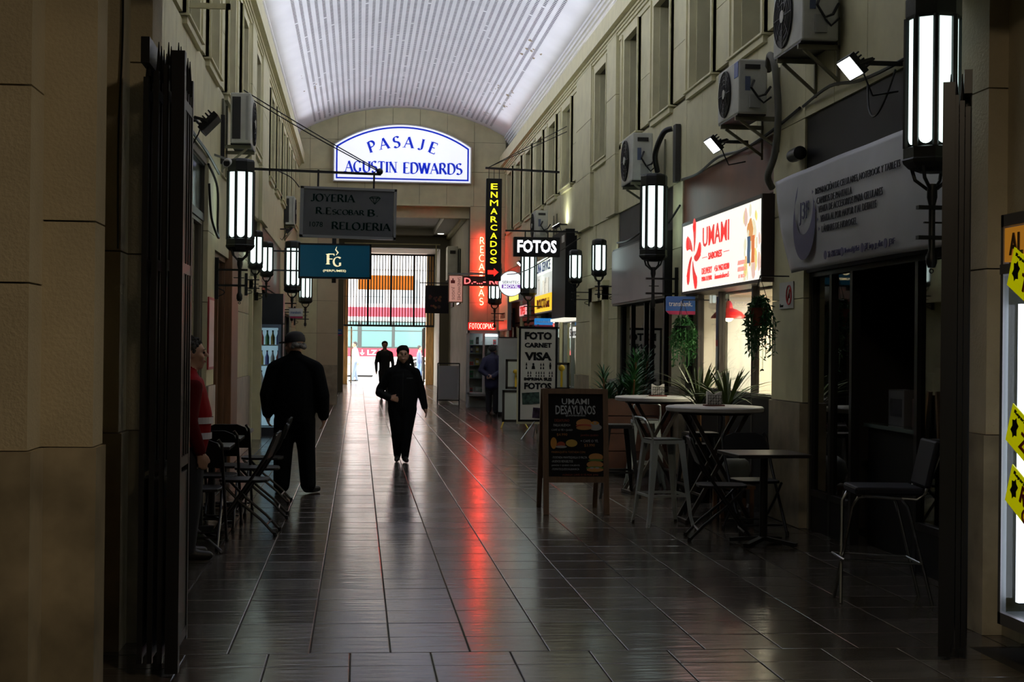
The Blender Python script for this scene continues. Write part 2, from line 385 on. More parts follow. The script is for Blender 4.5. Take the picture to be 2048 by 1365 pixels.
    # windows
    for k, (y0, y1) in enumerate(WIN):
        if side > 0 and y1 < 13: continue
        if side < 0 and y1 < 11: continue
        n_ = k+1 if side > 0 else k+21
        Wd = struct('window_%d' % n_, 'dark upper window with cream moulded frame')
        sb(MB(), side, .05, .34, y0, y0+.02, ZW0, ZW1).build('reveal', CREAM, Wd); sb(MB(), side, .05, .34, y1-.02, y1, ZW0, ZW1).build('reveal', CREAM, Wd)
        c = MB()
        for e, f in ((y0-.14, y0), (y1, y1+.14)): sb(c, side, -.035, .05, e, f, ZW0-.02, ZW1+.10); sb(c, side, -.055, .05, e+(.0 if e < y0 else .10), e+(.04 if e < y0 else .14), ZW0-.02, ZW1+.10)
        sb(c, side, -.035, .05, y0, y1, ZW1, ZW1+.10); c.build('moulded_frame', CREAM2, Wd)
        c = MB(); sb(c, side, -.07, .05, y0-.17, y1+.17, Z3+.03, ZW0-.01); sb(c, side, -.045, .05, y0-.14, y1+.14, Z3-.04, Z3+.03); c.build('sill', CREAM2, Wd)
        c = MB(); sb(c, side, .24, .28, y0+.02, y1-.02, ZW0, ZW0+.05); sb(c, side, .24, .28, y0+.02, y1-.02, ZW1-.05, ZW1)
        for q in (y0+.02, (y0+y1)/2-.025, y1-.07): sb(c, side, .24, .28, q, q+.05, ZW0, ZW1)
        c.build('sash', M('sash_paint', (.20, .20, .16), .5), Wd)
        PG = M('window_pane_dark', (.018, .022, .020), .12)
        for e, f in ((y0+.07, (y0+y1)/2-.025), ((y0+y1)/2+.025, y1-.07)): sb(MB(), side, .255, .265, e, f, ZW0+.05, ZW1-.05).build('pane', PG, Wd)
# an opened casement on the left wall
Wd = [o for o in bpy.data.objects if o.name == 'window_23'][0]
c = MB(); y0 = 14.22
for z0, z1 in ((4.70, 4.75), (5.15, 5.20)): c.box(XL+.02, XL+.42, y0, y0+.04, z0, z1)
c.box(XL+.38, XL+.42, y0, y0+.04, 4.70, 5.20); c.build('open_casement', CREAM2, Wd)

# ================================================================== VAULT
VR = 5.75; VZ = 7.92-VR
def arch_z(x, lift=0.): return VZ+math.sqrt(max(0, (VR+lift)**2-(x-XC)**2))
ceil_ = struct('ceiling', 'white barrel vault with rows of small slots')
def vault_mesh(y0, y1, slots):
    half = 2.92; sp = .128; nst = 37
    us = [-half]
    for k in range(nst):
        c0 = (k-(nst-1)/2)*sp; us += [c0-.026, c0+.026]
    us.append(half)
    n_ = int((y1-y0)/.055); ysv = [y0+(y1-y0)*k/n_ for k in range(n_+1)] if slots else [y0, y1]
    V = [(XC+u, y, arch_z(XC+u)) for y in ysv for u in us]; nu = len(us); F_ = []
    for j in range(len(ysv)-1):
        for i in range(nu-1):
            if slots and i % 2 == 1 and j % 2 == 1 and .5 < (ysv[j]-y0) and random.random() < .985: continue
            F_.append((j*nu+i, j*nu+i+1, (j+1)*nu+i+1, (j+1)*nu+i))
    b = MB(); b.add(V, F_); return b
vault_mesh(24.0, 39.6, True).build('slotted_vault', VAULT, ceil_)
vault_mesh(39.6, 40.0, False).build('vault_band', VAULT, ceil_); vault_mesh(8.0, 24.0, False).build('plain_vault', VAULT, ceil_)
b = MB(); N = 24
for k in range(N):
    x0, x1 = XC-3.1+6.2*k/N, XC-3.1+6.2*(k+1)/N
    b.add([(x0, 8, arch_z(x0)+.05), (x1, 8, arch_z(x1)+.05), (x1, 40.2, arch_z(x1)+.05), (x0, 40.2, arch_z(x0)+.05)], [(0,1,2,3)])
b.build('void_lining', DARKV, ceil_)
MB().box(-3, 6, 8, 40.4, 8.3, 8.5).build('roof_slab', INT, ceil_)
# peeling paint flakes near the right springing
FL = M('bare_plaster', (.30, .24, .16), .9, var=(30, .4))
for fx, fy, n_, s_ in ((3.32, 29.6, 9, .16), (3.38, 34.5, 8, .13), (3.15, 34.2, 6, .10), (3.45, 36.4, 8, .12), (3.2, 38.2, 5, .10), (-1.05, 34.6, 4, .10), (-1.25, 33.0, 3, .08)):
    b = MB()
    for q in range(n_):
        cx, cy = fx+random.gauss(0, s_), fy+random.gauss(0, s_*3); m = random.randint(5, 8); r_ = random.uniform(.25, .6)*s_
        P_ = []
        for k in range(m):
            a = 2*PI*k/m; rr_ = r_*random.uniform(.4, 1.1); x = cx+rr_*math.cos(a)*.6; P_.append((x, cy+rr_*1.6*math.sin(a), arch_z(x)-.006))
        b.add(P_, [tuple(range(m))])
    b.build('peeling_patch', FL, ceil_)

# ================================================================== END WALL (arch)
OX0, OX1, OZ = -.55, 2.93, 5.34
we = struct('wall_end', 'cream panelled end wall with arched top and wide opening')
b = MB()
P_ = [(-3, 4.2), (OX0, 4.2)]
b.box(-4.4, OX0, 40.04, 40.5, 0, OZ); b.box(OX1, 6.6, 40.04, 40.5, 0, OZ); b.box(-4.4, 6.6, 40.04, 40.5, OZ, 8.5); b.build('masonry', JOINT, we)
def epanel(x0, x1, z0, z1, m=CREAM, y=40.0):
    g = .004; n = 8; xs = [x0+g+(x1-x0-2*g)*k/n for k in range(n+1)]
    top = [(x, min(z1-g, arch_z(x)+.02)) for x in xs]
    if max(t[1] for t in top)-z0 < .05: return
    MB().prism([(x0+g, z0+g), (x1-g, z0+g)]+top[::-1], 'y', y, 40.04).build('panel', m, we)
xs = [XL, -1.33]+[-1.33+.725*k for k in range(1, 8)]; xs = [x for x in xs if x < 3.7]+[XR]
for a, c in zip(xs, xs[1:]):
    for z0, z1 in ((OZ, 6.25), (6.25, 7.05), (7.05, 8.4)): epanel(a, c, z0, z1)
zz = [0, 1.05, 1.9, 2.76, 3.62, 4.48, OZ]
for a, c in ((XL, -1.10), (-1.10, OX0), (OX1, 3.42), (3.42, XR)):
    for k, (z0, z1) in enumerate(zip(zz, zz[1:])): epanel(a, c, z0, z1, PLINTH if k == 0 else (TAN if a == -1.10 else CREAM), 39.97 if k == 0 else 40.0)
b = MB(); b.box(OX0, OX1, 39.96, 40.5, OZ-.02, OZ+.03); b.box(OX0, OX1, 40.3, 40.5, OZ-.30, OZ-.02); b.build('lintel', CREAM2, we)
# ---- hall beyond the arch, up to the street gate
wh = struct('wall_hall', 'low hall between the arcade and the street gate')
b = MB(); b.box(-4, -.95, 40.5, 62.6, 0, 7); b.box(3.10, 6.5, 40.5, 62.6, 0, 7); b.build('side_masonry', M('hall_wall', (.30, .28, .21), .6, var=(2, .15)), wh)
MB().box(-.95, 3.1, 40.5, 52, 5.62, 5.8).build('ceiling_slab', M('hall_ceiling', (.50, .49, .46), .7), wh)
MB().box(-.95, 3.1, 52.4, 62.6, 5.42, 5.8).build('porch_ceiling', M('porch_ceiling', (.72, .66, .58), .7), wh)
b = MB(); b.box(-.95, -.52, 52, 52.4, 0, 5.8); b.box(2.78, 3.1, 52, 52.4, 0, 5.8); b.box(-.52, 2.78, 52, 52.4, 4.98, 5.8); b.build('inner_portal', M('portal_dark', (.13, .115, .08), .5), wh)
b = MB(); b.box(-.52, 2.78, 51.95, 52, 5.10, 5.14); b.box(2.62, 2.66, 51.95, 52, 3.6, 5.12); b.build('portal_trim', CREAM2, wh)
b = MB()
for x0 in (-.95, 2.5): b.box(x0, x0+.6, 40.5, 52, 5.40, 5.62)
b.box(-.95, 3.1, 44.0, 44.5, 5.40, 5.62); b.box(-.95, 3.1, 51.4, 52, 5.40, 5.62); b.build('coffer_beam', M('hall_ceiling', (.5,.49,.46)), wh)
b = MB(); b.box(2.98, 3.10, 40.5, 52, 5.30, 5.40); b.box(-.95, -.83, 40.5, 52, 5.30, 5.40); b.build('cornice', CREAM2, wh)
for y0 in (46.0, 49.2): MB().box(3.06, 3.12, y0, y0+1.2, 2.9, 4.6).build('hall_window', M('window_pane_dark'), wh)
o = MB().cyl((2.72, 50.6, 5.385), (2.72, 50.6, 5.40), .10, n=20).build('downlight', EM('downlight_glow', (1, .97, .85), 4), None)
tag(o, 'small round downlight in the hall ceiling beyond the arch', 'downlight')
area('hall_fill_light', (1.1, 46.5, 5.60), (0, 0, 0), 1.6, 6, 60, (1, .90, .72)); area('porch_fill_light', (1.1, 57, 5.40), (0, 0, 0), 1.6, 4, 60, (1, .90, .74))  # unseen area lights added to brighten the hall and the porch
# ================================================================== ENTRANCE PORTAL (near)
def portal(side, nm):
    P = struct(nm, 'stepped stucco jamb of the entrance portal')
    foot = [(-4, 6.38), (-1.36, 6.38), (-1.36, 6.64), (-1.139, 6.64), (-1.139, 6.89), (-1.40, 6.89), (-1.40, 7.73), (-1.20, 7.73), (-1.20, 7.97), (-1.088, 7.97), (-1.088, 8.35), (-4, 8.35)]
    def blk(poly, z0, z1, nm_, m):
        q = poly if side < 0 else [(2.36-x, y) for x, y in poly]
        return MB().prism(q, 'z', z0, z1).build(nm_, m, P)
    def grow(poly, e): return [(x+(e if x > -3 else 0), y-e if y < 8.3 else y) for x, y in poly]
    # three courses of pieces per step, each its own block with an open joint
    b1 = [(-4, 6.38), (-1.36, 6.38), (-1.36, 6.66), (-4, 6.66)]
    b2 = [(-4, 6.662), (-1.36, 6.64), (-1.139, 6.64), (-1.139, 6.89), (-4, 6.89)]
    b3 = [(-4, 6.90), (-1.40, 6.90), (-1.40, 7.73), (-4, 7.73)]
    b4 = [(-4, 7.735), (-1.40, 7.73), (-1.20, 7.73), (-1.20, 7.97), (-4, 7.97)]
    b5 = [(-4, 7.975), (-1.20, 7.97), (-1.088, 7.97), (-1.088, 8.35), (-4, 8.35)]
    for poly, zs in ((b1, (1.1, 1.80, 2.62, 3.6)), (b2, (1.1, 2.08, 3.6)), (b3, (1.1, 3.6)), (b4, (1.1, 2.02, 3.6)), (b5, (1.1, 2.02, 3.02, 3.6))):
        for a, c in zip(zs, zs[1:]): blk(poly, a+.004, c-.004, 'stucco_block', STUCCO)
        blk(grow(poly, .018), 0, 1.1, 'plinth_block', PLINTH)
portal(-1, 'wall_portal_left'); portal(1, 'wall_portal_right')
hb = struct('wall_entrance_hall', 'entrance hall around the camera')
b = MB(); b.box(-4.2, 6.6, 6.38, 8.35, 3.6, 4.2); b.box(-4.2, 6.6, 8.0, 8.1, 4.2, 8.5); b.box(-4.2, -4.0, -6, 8.35, 0, 4.3); b.box(6.2, 6.6, -6, 8.35, 0, 4.3); b.box(-4.2, 6.6, -6.2, -6, 0, 4.3); b.box(-4.2, 6.6, -6, 6.4, 4.2, 4.4)
b.build('hall_shell', M('entrance_plaster', (.42, .36, .26), .8), hb)
# ================================================================== STREET BEYOND THE GATE
st = struct('floor_street', 'bright street and pavement outside the gate')
MB().box(-40, 45, 63.2, 71.0, -.25, -.01).build('pavement', M('pavement', (.62, .61, .58), .7, var=(3, .1)), st)
MB().box(-40, 45, 71.0, 84, -.35, -.14).build('asphalt', M('asphalt', (.34, .34, .35), .8, var=(4, .1)), st)
MB().box(-40, 45, 84, 100, -.25, -.02).build('far_pavement', M('pavement'), st)
MB().box(-40, 45, 70.8, 71.0, -.2, .02).build('kerb', M('kerb', (.5, .5, .5), .7), st)
# opposite building
bl = thing('office_building', 'pale building across the street with rows of windows', 'building', (0, 88, 0))
FAC = M('pale_facade', (.74, .73, .70), .7, var=(.5, .05))
MB().box(-24, 26, 0, 6, -.1, 16).build('facade', FAC, bl)
wm = MB().box(-.55, .55, -.04, .0, 0, 1.9).mesh('window_glass', M('street_window', (.20, .24, .26), .15))
fm = MB().box(-.68, .68, -.07, -.0, -.14, 0).mesh('window_surround', M('surround', (.55, .54, .50), .7))
for z in (3.6, 7.0, 10.4):
    for k in range(-7, 9):
        x = .9+k*2.1
        if -6 < x < 9:
            o = put('window', wm, bl, (x, 0, z)); put('surround', fm, o)
MB().box(-24, 26, -.25, 0, 6.1, 6.35).build('string_course', FAC, bl)
MB().box(-24, 26, -.1, 0, -.1, 2.9).build('ground_floor', M('shop_base', (.45, .42, .38), .6), bl)
# ------------------------------------------------------------------ bus
bus = thing('city_bus', 'white and red city bus passing behind the street gate', 'bus', (0, 73, -.14))
BW = M('bus_white', (.80, .80, .80), .3); BR = M('bus_red', (.62, .035, .06), .35)
WS = M('bus_window', (.10, .19, .19), .08); BKT = M('tyre', (.02, .02, .02), .8)
def bx(x0, x1, y0, y1, z0, z1, nm, m, p=bus, bev=0): return MB().box(x0, x1, y0, y1, z0, z1).build(nm, m, p, bevel=bev)
bx(-7, 6.5, 0, 2.5, .32, 1.22, 'lower_body', BW); bx(-7, 6.5, -.01, 2.51, 1.22, 1.62, 'red_band', BR)
bx(-7, 6.5, .02, 2.48, 1.62, 2.95, 'window_band', M('bus_pillar', (.05, .06, .06), .3)); bx(-7, 6.5, 0, 2.5, 2.95, 3.15, 'cant_rail', BW)
bx(-7, 6.5, 0, 2.5, 3.15, 3.62, 'roof_edge', BR); bx(-7, 6.5, .15, 2.35, 3.62, 3.80, 'roof', BW)
for k, x in enumerate([-6.6, -4.9, -3.2, -1.5, .15, 1.75, 3.4, 5.0]):
    bx(x, x+1.45, .0, .03, 1.70, 2.88, 'window', WS)
    bx(x+.0, x+1.45, -.008, .01, 2.46, 2.50, 'window_bar', M('bus_pillar'))
for x in (1.0, 2.6): bx(x, x+.42, .6, 1.0, 1.5, 2.25, 'seat_back', BW)
for x in (2.9, -4.9):
    MB().cyl((x, -.03, .50), (x, .3, .50), .50, n=28).build('wheel', BKT, bus)
    MB().cyl((x, -.045, .50), (x, -.02, .50), .29, n=24).build('wheel_rim', M('rim', (.6, .6, .6), .4, .6), bus)
    pts = [(x+.62*math.cos(math.radians(a)), -.02, .50+.62*math.sin(math.radians(a))) for a in range(0, 181, 12)]
    MB().tube(pts, .05, 6).build('wheel_arch', BKT, bus)
bx(-7, 6.5, .05, 2.4, .22, .32, 'skirt', BKT)
letter(bus, 'LZ P', (.82, -.016, 1.42), 'cam', M('white_print', (.85, .85, .85), .5), width=.78, height=.25, bold=.02)
b = MB(); b.bar((.18, -.016, 1.55), (.18, -.016, 1.34), .05, .004, (0, 1, 0)); b.add([(.06, -.018, 1.40), (.30, -.018, 1.40), (.18, -.018, 1.28)], [(0, 1, 2)]); b.build('arrow_mark', M('white_print'), bus)
# bollard domes on the pavement edge
for x, lab in ((.95, 'low white dome bollard on the pavement behind the walking man'),):
    tag(MB().lathe([(.34, 0), (.33, .10), (.27, .22), (.16, .30), (.02, .33)], (x, 69.5, 0), 20).build('dome_bollard', M('concrete', (.6, .6, .6), .7), smooth=True), lab, 'bollard')
# ------------------------------------------------------------------ street gate
gt = thing('street_gate', 'black vertical bar grille above the street exit', 'gate', (0, 62, 0))
barm = MB().box(-.021, .021, -.02, .02, 2.45, 5.36).mesh('bar', BLACK); barw = MB().box(-.045, .045, -.03, .03, 2.45, 5.36).mesh('bar', BLACK)
n = 31
for k in range(n+1): put('bar', barw if k in (8, 16, 24) else barm, gt, (-.58+3.66*k/n, 0, 0))
for z, h in ((2.43, .04), (5.36, .04)): MB().box(-.62, 3.1, -.03, .03, z-h, z+h).build('rail', BLACK, gt)
for z in (4.72, 3.62): MB().box(-.62, 3.1, -.008, .008, z-.008, z+.008).build('thin_rail', BLACK, gt)
o = MB().box(-.05, 2.25, 62.25, 62.33, 3.92, 4.52).build('hanging_signboard', translucent('amber_acrylic', (.80, .46, .17)), bevel=.01); tag(o, 'plain brown signboard hanging behind the street grille', 'signboard')
o = tag(MB().box(-.66, -.44, 62.2, 62.5, 0, 5.4).build('gate_post', WOODL, bevel=.01), 'golden wooden post on the left of the street gate', 'post')
o = tag(MB().box(2.78, 3.10, 62.2, 62.5, 0, 5.4).build('gate_post', WOODL, bevel=.01), 'golden wooden post on the right of the street gate', 'post')
for x, lab in ((-.30, 'open white gate leaf at the left of the street exit'), (2.72, 'open black gate leaf at the right of the street exit')):
    m_ = M('leaf_grey', (.5, .5, .5), .4, .3) if x < 0 else BLACK
    g = thing('gate_leaf', lab, 'gate', (x, 62.6, 0))
    b = MB(); b.box(-.03, .03, 0, .06, .02, 2.38); b.box(-.03, .03, 1.5, 1.56, .02, 2.38); b.box(-.03, .03, 0, 1.56, 2.32, 2.38); b.box(-.03, .03, 0, 1.56, .02, .08); b.box(-.03, .03, 0, 1.56, 1.15, 1.2); b.build('leaf_frame', m_, g)
    q = MB().box(-.012, .012, -.012, .012, .05, 2.35).mesh('bar', m_)
    for k in range(1, 12): put('bar', q, g, (0, .05+k*.125, 0))
    MB().box(-.01, .01, .05, 1.5, .05, .55).build('kick_plate', m_, g)
# ================================================================== SHOPFRONTS
def shopfront(side, y0, y1, posts, z0, z1, label, fm=BLACK, gm=None, kick=BLACKP, skip=(), d=.10):
    gm = gm or DGLASS
    t = thing('shopfront', label, 'shopfront', (wx(side, d), (y0+y1)/2, 0)); ox, oy = wx(side, d), (y0+y1)/2
    def lb(mb, a, c, ya, yb, za, zb): return mb.box(a, c, ya-oy, yb-oy, za, zb)
    lb(MB(), -.04, .04, y0, y1, z1, z1+.06).build('head_rail', fm, t)
    e = [y0+.03]+sorted(posts)+[y1-.03]
    for p in e: lb(MB(), -.035, .035, p-.03, p+.03, 0, z1).build('post', fm, t)
    for k, (a, c) in enumerate(zip(e, e[1:])):
        if k in skip: continue
        if z0 > .05:
            lb(MB(), -.03, .03, a+.03, c-.03, 0, z0).build('kick_panel', kick, t); lb(MB(), -.04, .04, a+.03, c-.03, z0, z0+.05).build('sill_rail', fm, t)
        lb(MB(), -.004, .004, a+.03, c-.03, z0+.05, z1).build('pane', gm, t)
    return t
def fascia(side, y0, y1, z0, z1, m, nm, label, cat='sign board', d0=.02, d1=.3):
    return tag(sb(MB(), side, d0, d1, y0, y1, z0, z1).build(nm, m), label, cat)
# --- phone shop (banner)
DPAN = M('dark_panel', (.014, .013, .014), .5, var=(1.2, .3), spec=.15)
fascia(1, 8.6, 12.8, 2.24, 3.6, DPAN, 'fascia_board', 'dark glossy fascia panel above the phone repair banner')
shopfront(1, 8.6, 12.8, (12.25, 11.72, 10.3), .30, 2.2, 'dark glass front of the phone repair shop under the banner', skip=(1,))
ct = thing('shop_counter', 'dark counter inside the phone repair shop', 'counter', (4.35, 11.0, 0))
MB().box(-.25, .25, -.75, .75, 0, .95).build('counter_body', BLACKP, ct); MB().box(-.28, .28, -.78, .78, .95, .98).build('counter_top', M('counter_glass', (.10, .13, .12), .15), ct)
for k, (y, wd, h, c, lab) in enumerate(((11.35, .34, .28, (.10, .10, .11), 'low grey carton on the phone shop counter'), (10.95, .12, .22, (.05, .02, .03), 'small maroon carton on the phone shop counter'), (10.75, .26, .42, (.16, .16, .16), 'tall pale headphone carton on the phone shop counter'), (10.42, .30, .46, (.20, .19, .19), 'white gadget carton at the near end of the phone shop counter'))):
    b = thing('product_carton', lab, 'carton', (4.25, y, .98))
    MB().box(-.07, .07, -wd/2, wd/2, 0, h).build('carton', M('carton_%d' % k, c, .5), b, bevel=.004)
    MB().box(-.0725, -.07, -wd/2+.04, wd/2-.05, h*.25, h*.75).build('printed_picture', M('carton_print_%d' % k, (c[0]*.35, c[1]*.35, c[2]*.4), .5), b)
# banner
bn = thing('vinyl_banner', 'white vinyl banner of the phone repair shop with crescent logo', 'banner', (3.70, 11.2, 2.64))
NU, NV = 60, 22; V = []; F_ = []
VIN = M('banner_vinyl', (.36, .37, .40), .42, var=(1.6, .10))
for j in range(NV+1):
    v = j/NV
    for i in range(NU+1):
        u = i/NU; yl = 12.60+.555*v; y = yl+(8.75-yl)*u
        pin = math.exp(-u*9); wv = .007*math.sin(18*v+u*9)*pin*min(1, u*30)+.006*math.sin(5*v*PI)*pin*pin*min(1, u*30)+.005*math.sin(u*22+v*5)
        V.append((-(.02*math.sin(PI*v))-wv, y-11.2, 2.225-2.64+.845*v+.012*math.sin(u*PI)))
        if i < NU and j < NV: a = j*(NU+1)+i; F_.append((a, a+1, a+NU+2, a+NU+1))
b = MB(); b.add(V, F_); o = b.build('vinyl_sheet', VIN, bn, smooth=True); md = o.modifiers.new('thick', 'SOLIDIFY'); md.thickness = .004
INK = M('banner_ink', (.03, .03, .04), .6); INKB = M('banner_blue', (.05, .045, .13), .5)
def bl_(s, yl, yr, z, h, m=INK, bold=-.012): letter(bn, s, (-.030, (yl+yr)/2-11.2, z-2.64), 'right', m, width=abs(yl-yr), height=h, bold=bold)
bl_('REPARACIÓN DE CELULARES, NOTEBOOK Y TABLETS', 11.84, 9.93, 2.853, .072); bl_('CAMBIOS DE PANTALLA', 11.80, 10.94, 2.768, .055); bl_('VENTA DE ACCESORIOS PARA CELULARES', 11.76, 10.27, 2.695, .055)
bl_('VENTA AL POR MAYOR Y AL DETALLE', 11.70, 10.40, 2.616, .055); bl_('LÁMINAS DE HIDROGEL', 11.66, 10.82, 2.537, .066)
bl_('22 6817301', 11.50, 11.20, 2.319, .05, INKB, .0); bl_('Ventas@j3f.cl', 11.10, 10.76, 2.318, .055, INKB, .0); bl_('j3f_imp_y_dist', 10.64, 10.26, 2.318, .06, INKB, .0); bl_('J3F', 10.14, 10.02, 2.317, .055, INKB, .0)
b = MB()
for y in (11.56, 11.15, 10.69, 10.20): b.cyl((-.034, y-11.2, 2.318-2.64), (-.030, y-11.2, 2.318-2.64), .035, n=18)
for y, z in ((11.90, 2.853), (11.86, 2.768), (11.82, 2.695), (11.76, 2.616), (11.72, 2.537)): b.add([(-.034, y+.02-11.2, z+.02-2.64), (-.034, y-.02-11.2, z-2.64), (-.034, y+.02-11.2, z-.02-2.64)], [(0,1,2)])
tag(b.build('contact_icons', INKB, bn), kind='stuff')
b = MB(); cy, cz = 12.13-11.2, 2.62-2.64; ry, rz_ = .31, .31      # crescent emblem: disc lower half + thin arm
pts = [(cy+ry*math.cos(a), cz+rz_*math.sin(a)) for a in [math.radians(t) for t in range(-200, 60, 8)]]
inn = [(cy+.01+(ry-.035)*math.cos(a)*.93, cz+.14+(rz_-.06)*math.sin(a)*.95) for a in [math.radians(t) for t in range(50, -206, -8)]]
n_ = len(pts); m_ = min(len(pts), len(inn))
b.add([(-.036, p[0], p[1]) for p in pts[:m_]]+[(-.036, p[0], p[1]) for p in inn[:m_][::-1]], [(i, i+1, m_+i+1, m_+i) for i in range(m_-1)])
b.build('crescent_emblem', INKB, bn); letter(bn, 'J3F', (-.036, .93, .06), 'right', INKB, width=.26, height=.19)
# --- UMAMI cafe
fascia(1, 13.8, 17.78, 3.06, 3.6, M('brown_panel', (.17, .05, .022), .35, var=(3, .2), bump=(1.5, .1), spec=.25), 'fascia_board', 'brown wooden fascia panel above the UMAMI sign')
us = thing('lightbox_sign', 'glowing white lightbox sign with red flower emblem above the cafe window', 'sign', (3.75, 15.5, 2.6))
b = MB(); b.box(0, .30, -1.74, 1.74, -.40, -.37); b.box(0, .30, -1.74, 1.74, .39, .43); b.box(0, .30, -1.76, -1.72, -.40, .43); b.box(0, .30, 1.72, 1.76, -.40, .43); b.box(.05, .30, -1.74, 1.74, -.38, .40); b.build('casing', M('sign_casing', (.035, .022, .022), .4), us)
MB().box(.004, .02, -1.72, 1.72, -.37, .39).build('face_panel', EM('umami_face', (1.0, .97, .88), .95), us)
RED = EM('umami_red', (.90, .055, .05), .75)
def ul(s, ya, yb, z, h, m=RED, bold=-.004, nm='lettering'): letter(us, s, (-.002, (ya+yb)/2-15.5, z-2.6), 'right', m, width=ya-yb, height=h, bold=bold, name=nm)
ul('UMAMI', 16.17, 15.0, 2.79, .215, bold=.004); ul('SABORES', 15.90, 15.30, 2.57, .075, bold=.02); ul('DELIVERY', 16.20, 15.73, 2.42, .07); ul('PARA LLEVAR', 16.20, 15.73, 2.335, .05); ul('+56 946218280', 15.62, 14.98, 2.42, .065); ul('/umamisabores5', 15.60, 14.99, 2.335, .055)
PINK = EM('umami_pink', (.85, .35, .30), .8)
for k, s in enumerate(('AHUMADOS', 'ARTESANALES', 'AL VACÍO')): ul(s, 14.63-.03*(k == 2), 14.30+.04*(k == 2), 2.425-.065*k, .045, PINK, 0)
b = MB(); b.box(-.003, .004, .47, .70, -.035, -.029); b.box(-.003, .004, -.50, -.27, -.027, -.021); b.build('rule_line', RED, us)
b = MB()                                            # five-petal swirl emblem
for k in range(5):
    a0 = math.radians(90+72*k); pts = []
    for t in range(13):
        s = t/12; r = .06+.30*s; a = a0-.55*(1-s)**1.2-.15; pts.append((r*math.cos(a), r*math.sin(a), .014+.075*s**.8))
    L = []; R_ = []
    for i, (x, y, wv) in enumerate(pts):
        p, q = pts[max(i-1, 0)], pts[min(i+1, 12)]; dx, dy = q[0]-p[0], q[1]-p[1]; l = math.hypot(dx, dy); L.append((x-dy/l*wv, y+dx/l*wv)); R_.append((x+dy/l*wv, y-dx/l*wv))
    f = lambda p: (-.002, 1.15-p[0]*.98, .02+p[1])
    b.add([f(p) for p in L]+[f(p) for p in R_], [(i, 13+i, 14+i, i+1) for i in range(12)])
    b.add([f((pts[12][0]*.96+.078*math.cos(q*PI/6), pts[12][1]*.96+.078*math.sin(q*PI/6))) for q in range(12)], [tuple(range(12))])
b.build('flower_emblem', RED, us)
b = MB(); b.cur = 0                                 # printed food photograph at the near end
for k in range(26):
    y, z = -1.68+random.random()*.60, -.36+random.random()*.72; r = random.uniform(.03, .09); b.cur = random.choice((0, 0, 1, 1, 2, 3))
    b.add([(-.0005-.0001*k, y+r*math.cos(2*PI*q/10)*random.uniform(.7, 1.2), max(-.365, min(.385, z+r*math.sin(2*PI*q/10)*1.3))) for q in range(10)], [tuple(range(10))])
tag(b.build('food_photo', [EM('fp_cream', (.95, .88, .62), .8), EM('fp_yellow', (.95, .80, .28), .8), EM('fp_orange', (.85, .38, .12), .75), EM('fp_pink', (.9, .6, .5), .8)], us), kind='stuff')
for y0, m_ in ((-1.30, EM('fp_blue', (.10, .17, .28), .6)), (-1.46, EM('fp_or', (.9, .25, .08), .7))): MB().box(-.006, -.003, y0-.05, y0+.06, -.20, .06).build('printed_packet', m_, us)
# cafe front and lit room
shopfront(1, 13.8, 17.78, (17.2, 16.17, 14.76), 1.08, 2.2, 'brightly lit cafe window under the UMAMI sign', gm=GLASS, fm=M('cafe_frame', (.03, .022, .02), .4))
rm = thing('cafe_room', 'warm white lit room of the cafe behind its window', 'room', (4.27, 15.8, 0))
CW = M('cafe_white', (.86, .80, .70), .6)
b = MB(); b.box(1.1, 1.2, -1.9, 1.9, 0, 2.24); b.build('back_wall', CW, rm); MB().box(-.26, 1.15, 1.44, 1.5, 0, 2.24).build('side_wall', CW, rm); MB().box(0, 1.15, -1.86, -1.80, 0, 2.24).build('side_wall', CW, rm)
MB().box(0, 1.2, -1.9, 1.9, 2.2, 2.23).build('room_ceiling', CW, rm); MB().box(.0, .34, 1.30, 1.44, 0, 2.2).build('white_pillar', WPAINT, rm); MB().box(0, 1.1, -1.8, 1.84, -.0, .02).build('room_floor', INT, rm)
for z in (1.55, 1.62): MB().box(1.09, 1.10, -1.8, 1.8, z, z+.008).build('wall_groove', M('groove', (.5, .42, .33), .6), rm)
area('cafe_ceiling_light', (4.8, 15.6, 2.18), (0, 0, 0), .5, 2.0, 95, (1.0, .84, .64))
pd = thing('pendant_lamp', 'red enamel pendant lamp hanging in the cafe window', 'lamp', (4.19, 16.75, 1.92))
MB().lathe([(.20, 0), (.195, .02), (.15, .07), (.095, .10), (.05, .115), (.04, .17), (.02, .20)], n=24).build('shade', M('red_enamel', (.75, .03, .03), .3), pd, smooth=True)
MB().sph((0, 0, .02), .06).build('bulb', EM('bulb_glow', (1, .85, .6), 6), pd, smooth=True); MB().cyl((0,0,.19), (0,0,.28), .008).build('cord', BLACK, pd)
o = thing('banner_strip', 'slim blue and white upright sticker strip on the cafe glass', 'sticker', (3.955, 16.33, 1.15))
MB().box(0, .006, -.05, .05, 0, .45).build('white_lower', M('strip_grey', (.5, .5, .52), .5), o); MB().box(0, .006, -.05, .05, .45, .52).build('red_band', M('strip_red', (.5, .04, .05), .5), o); MB().box(0, .006, -.05, .05, .52, .92).build('blue_upper', M('strip_blue', (.02, .05, .20), .4), o); MB().box(0, .006, -.03, .03, .92, 1.0).build('tip', M('strip_blue'), o)
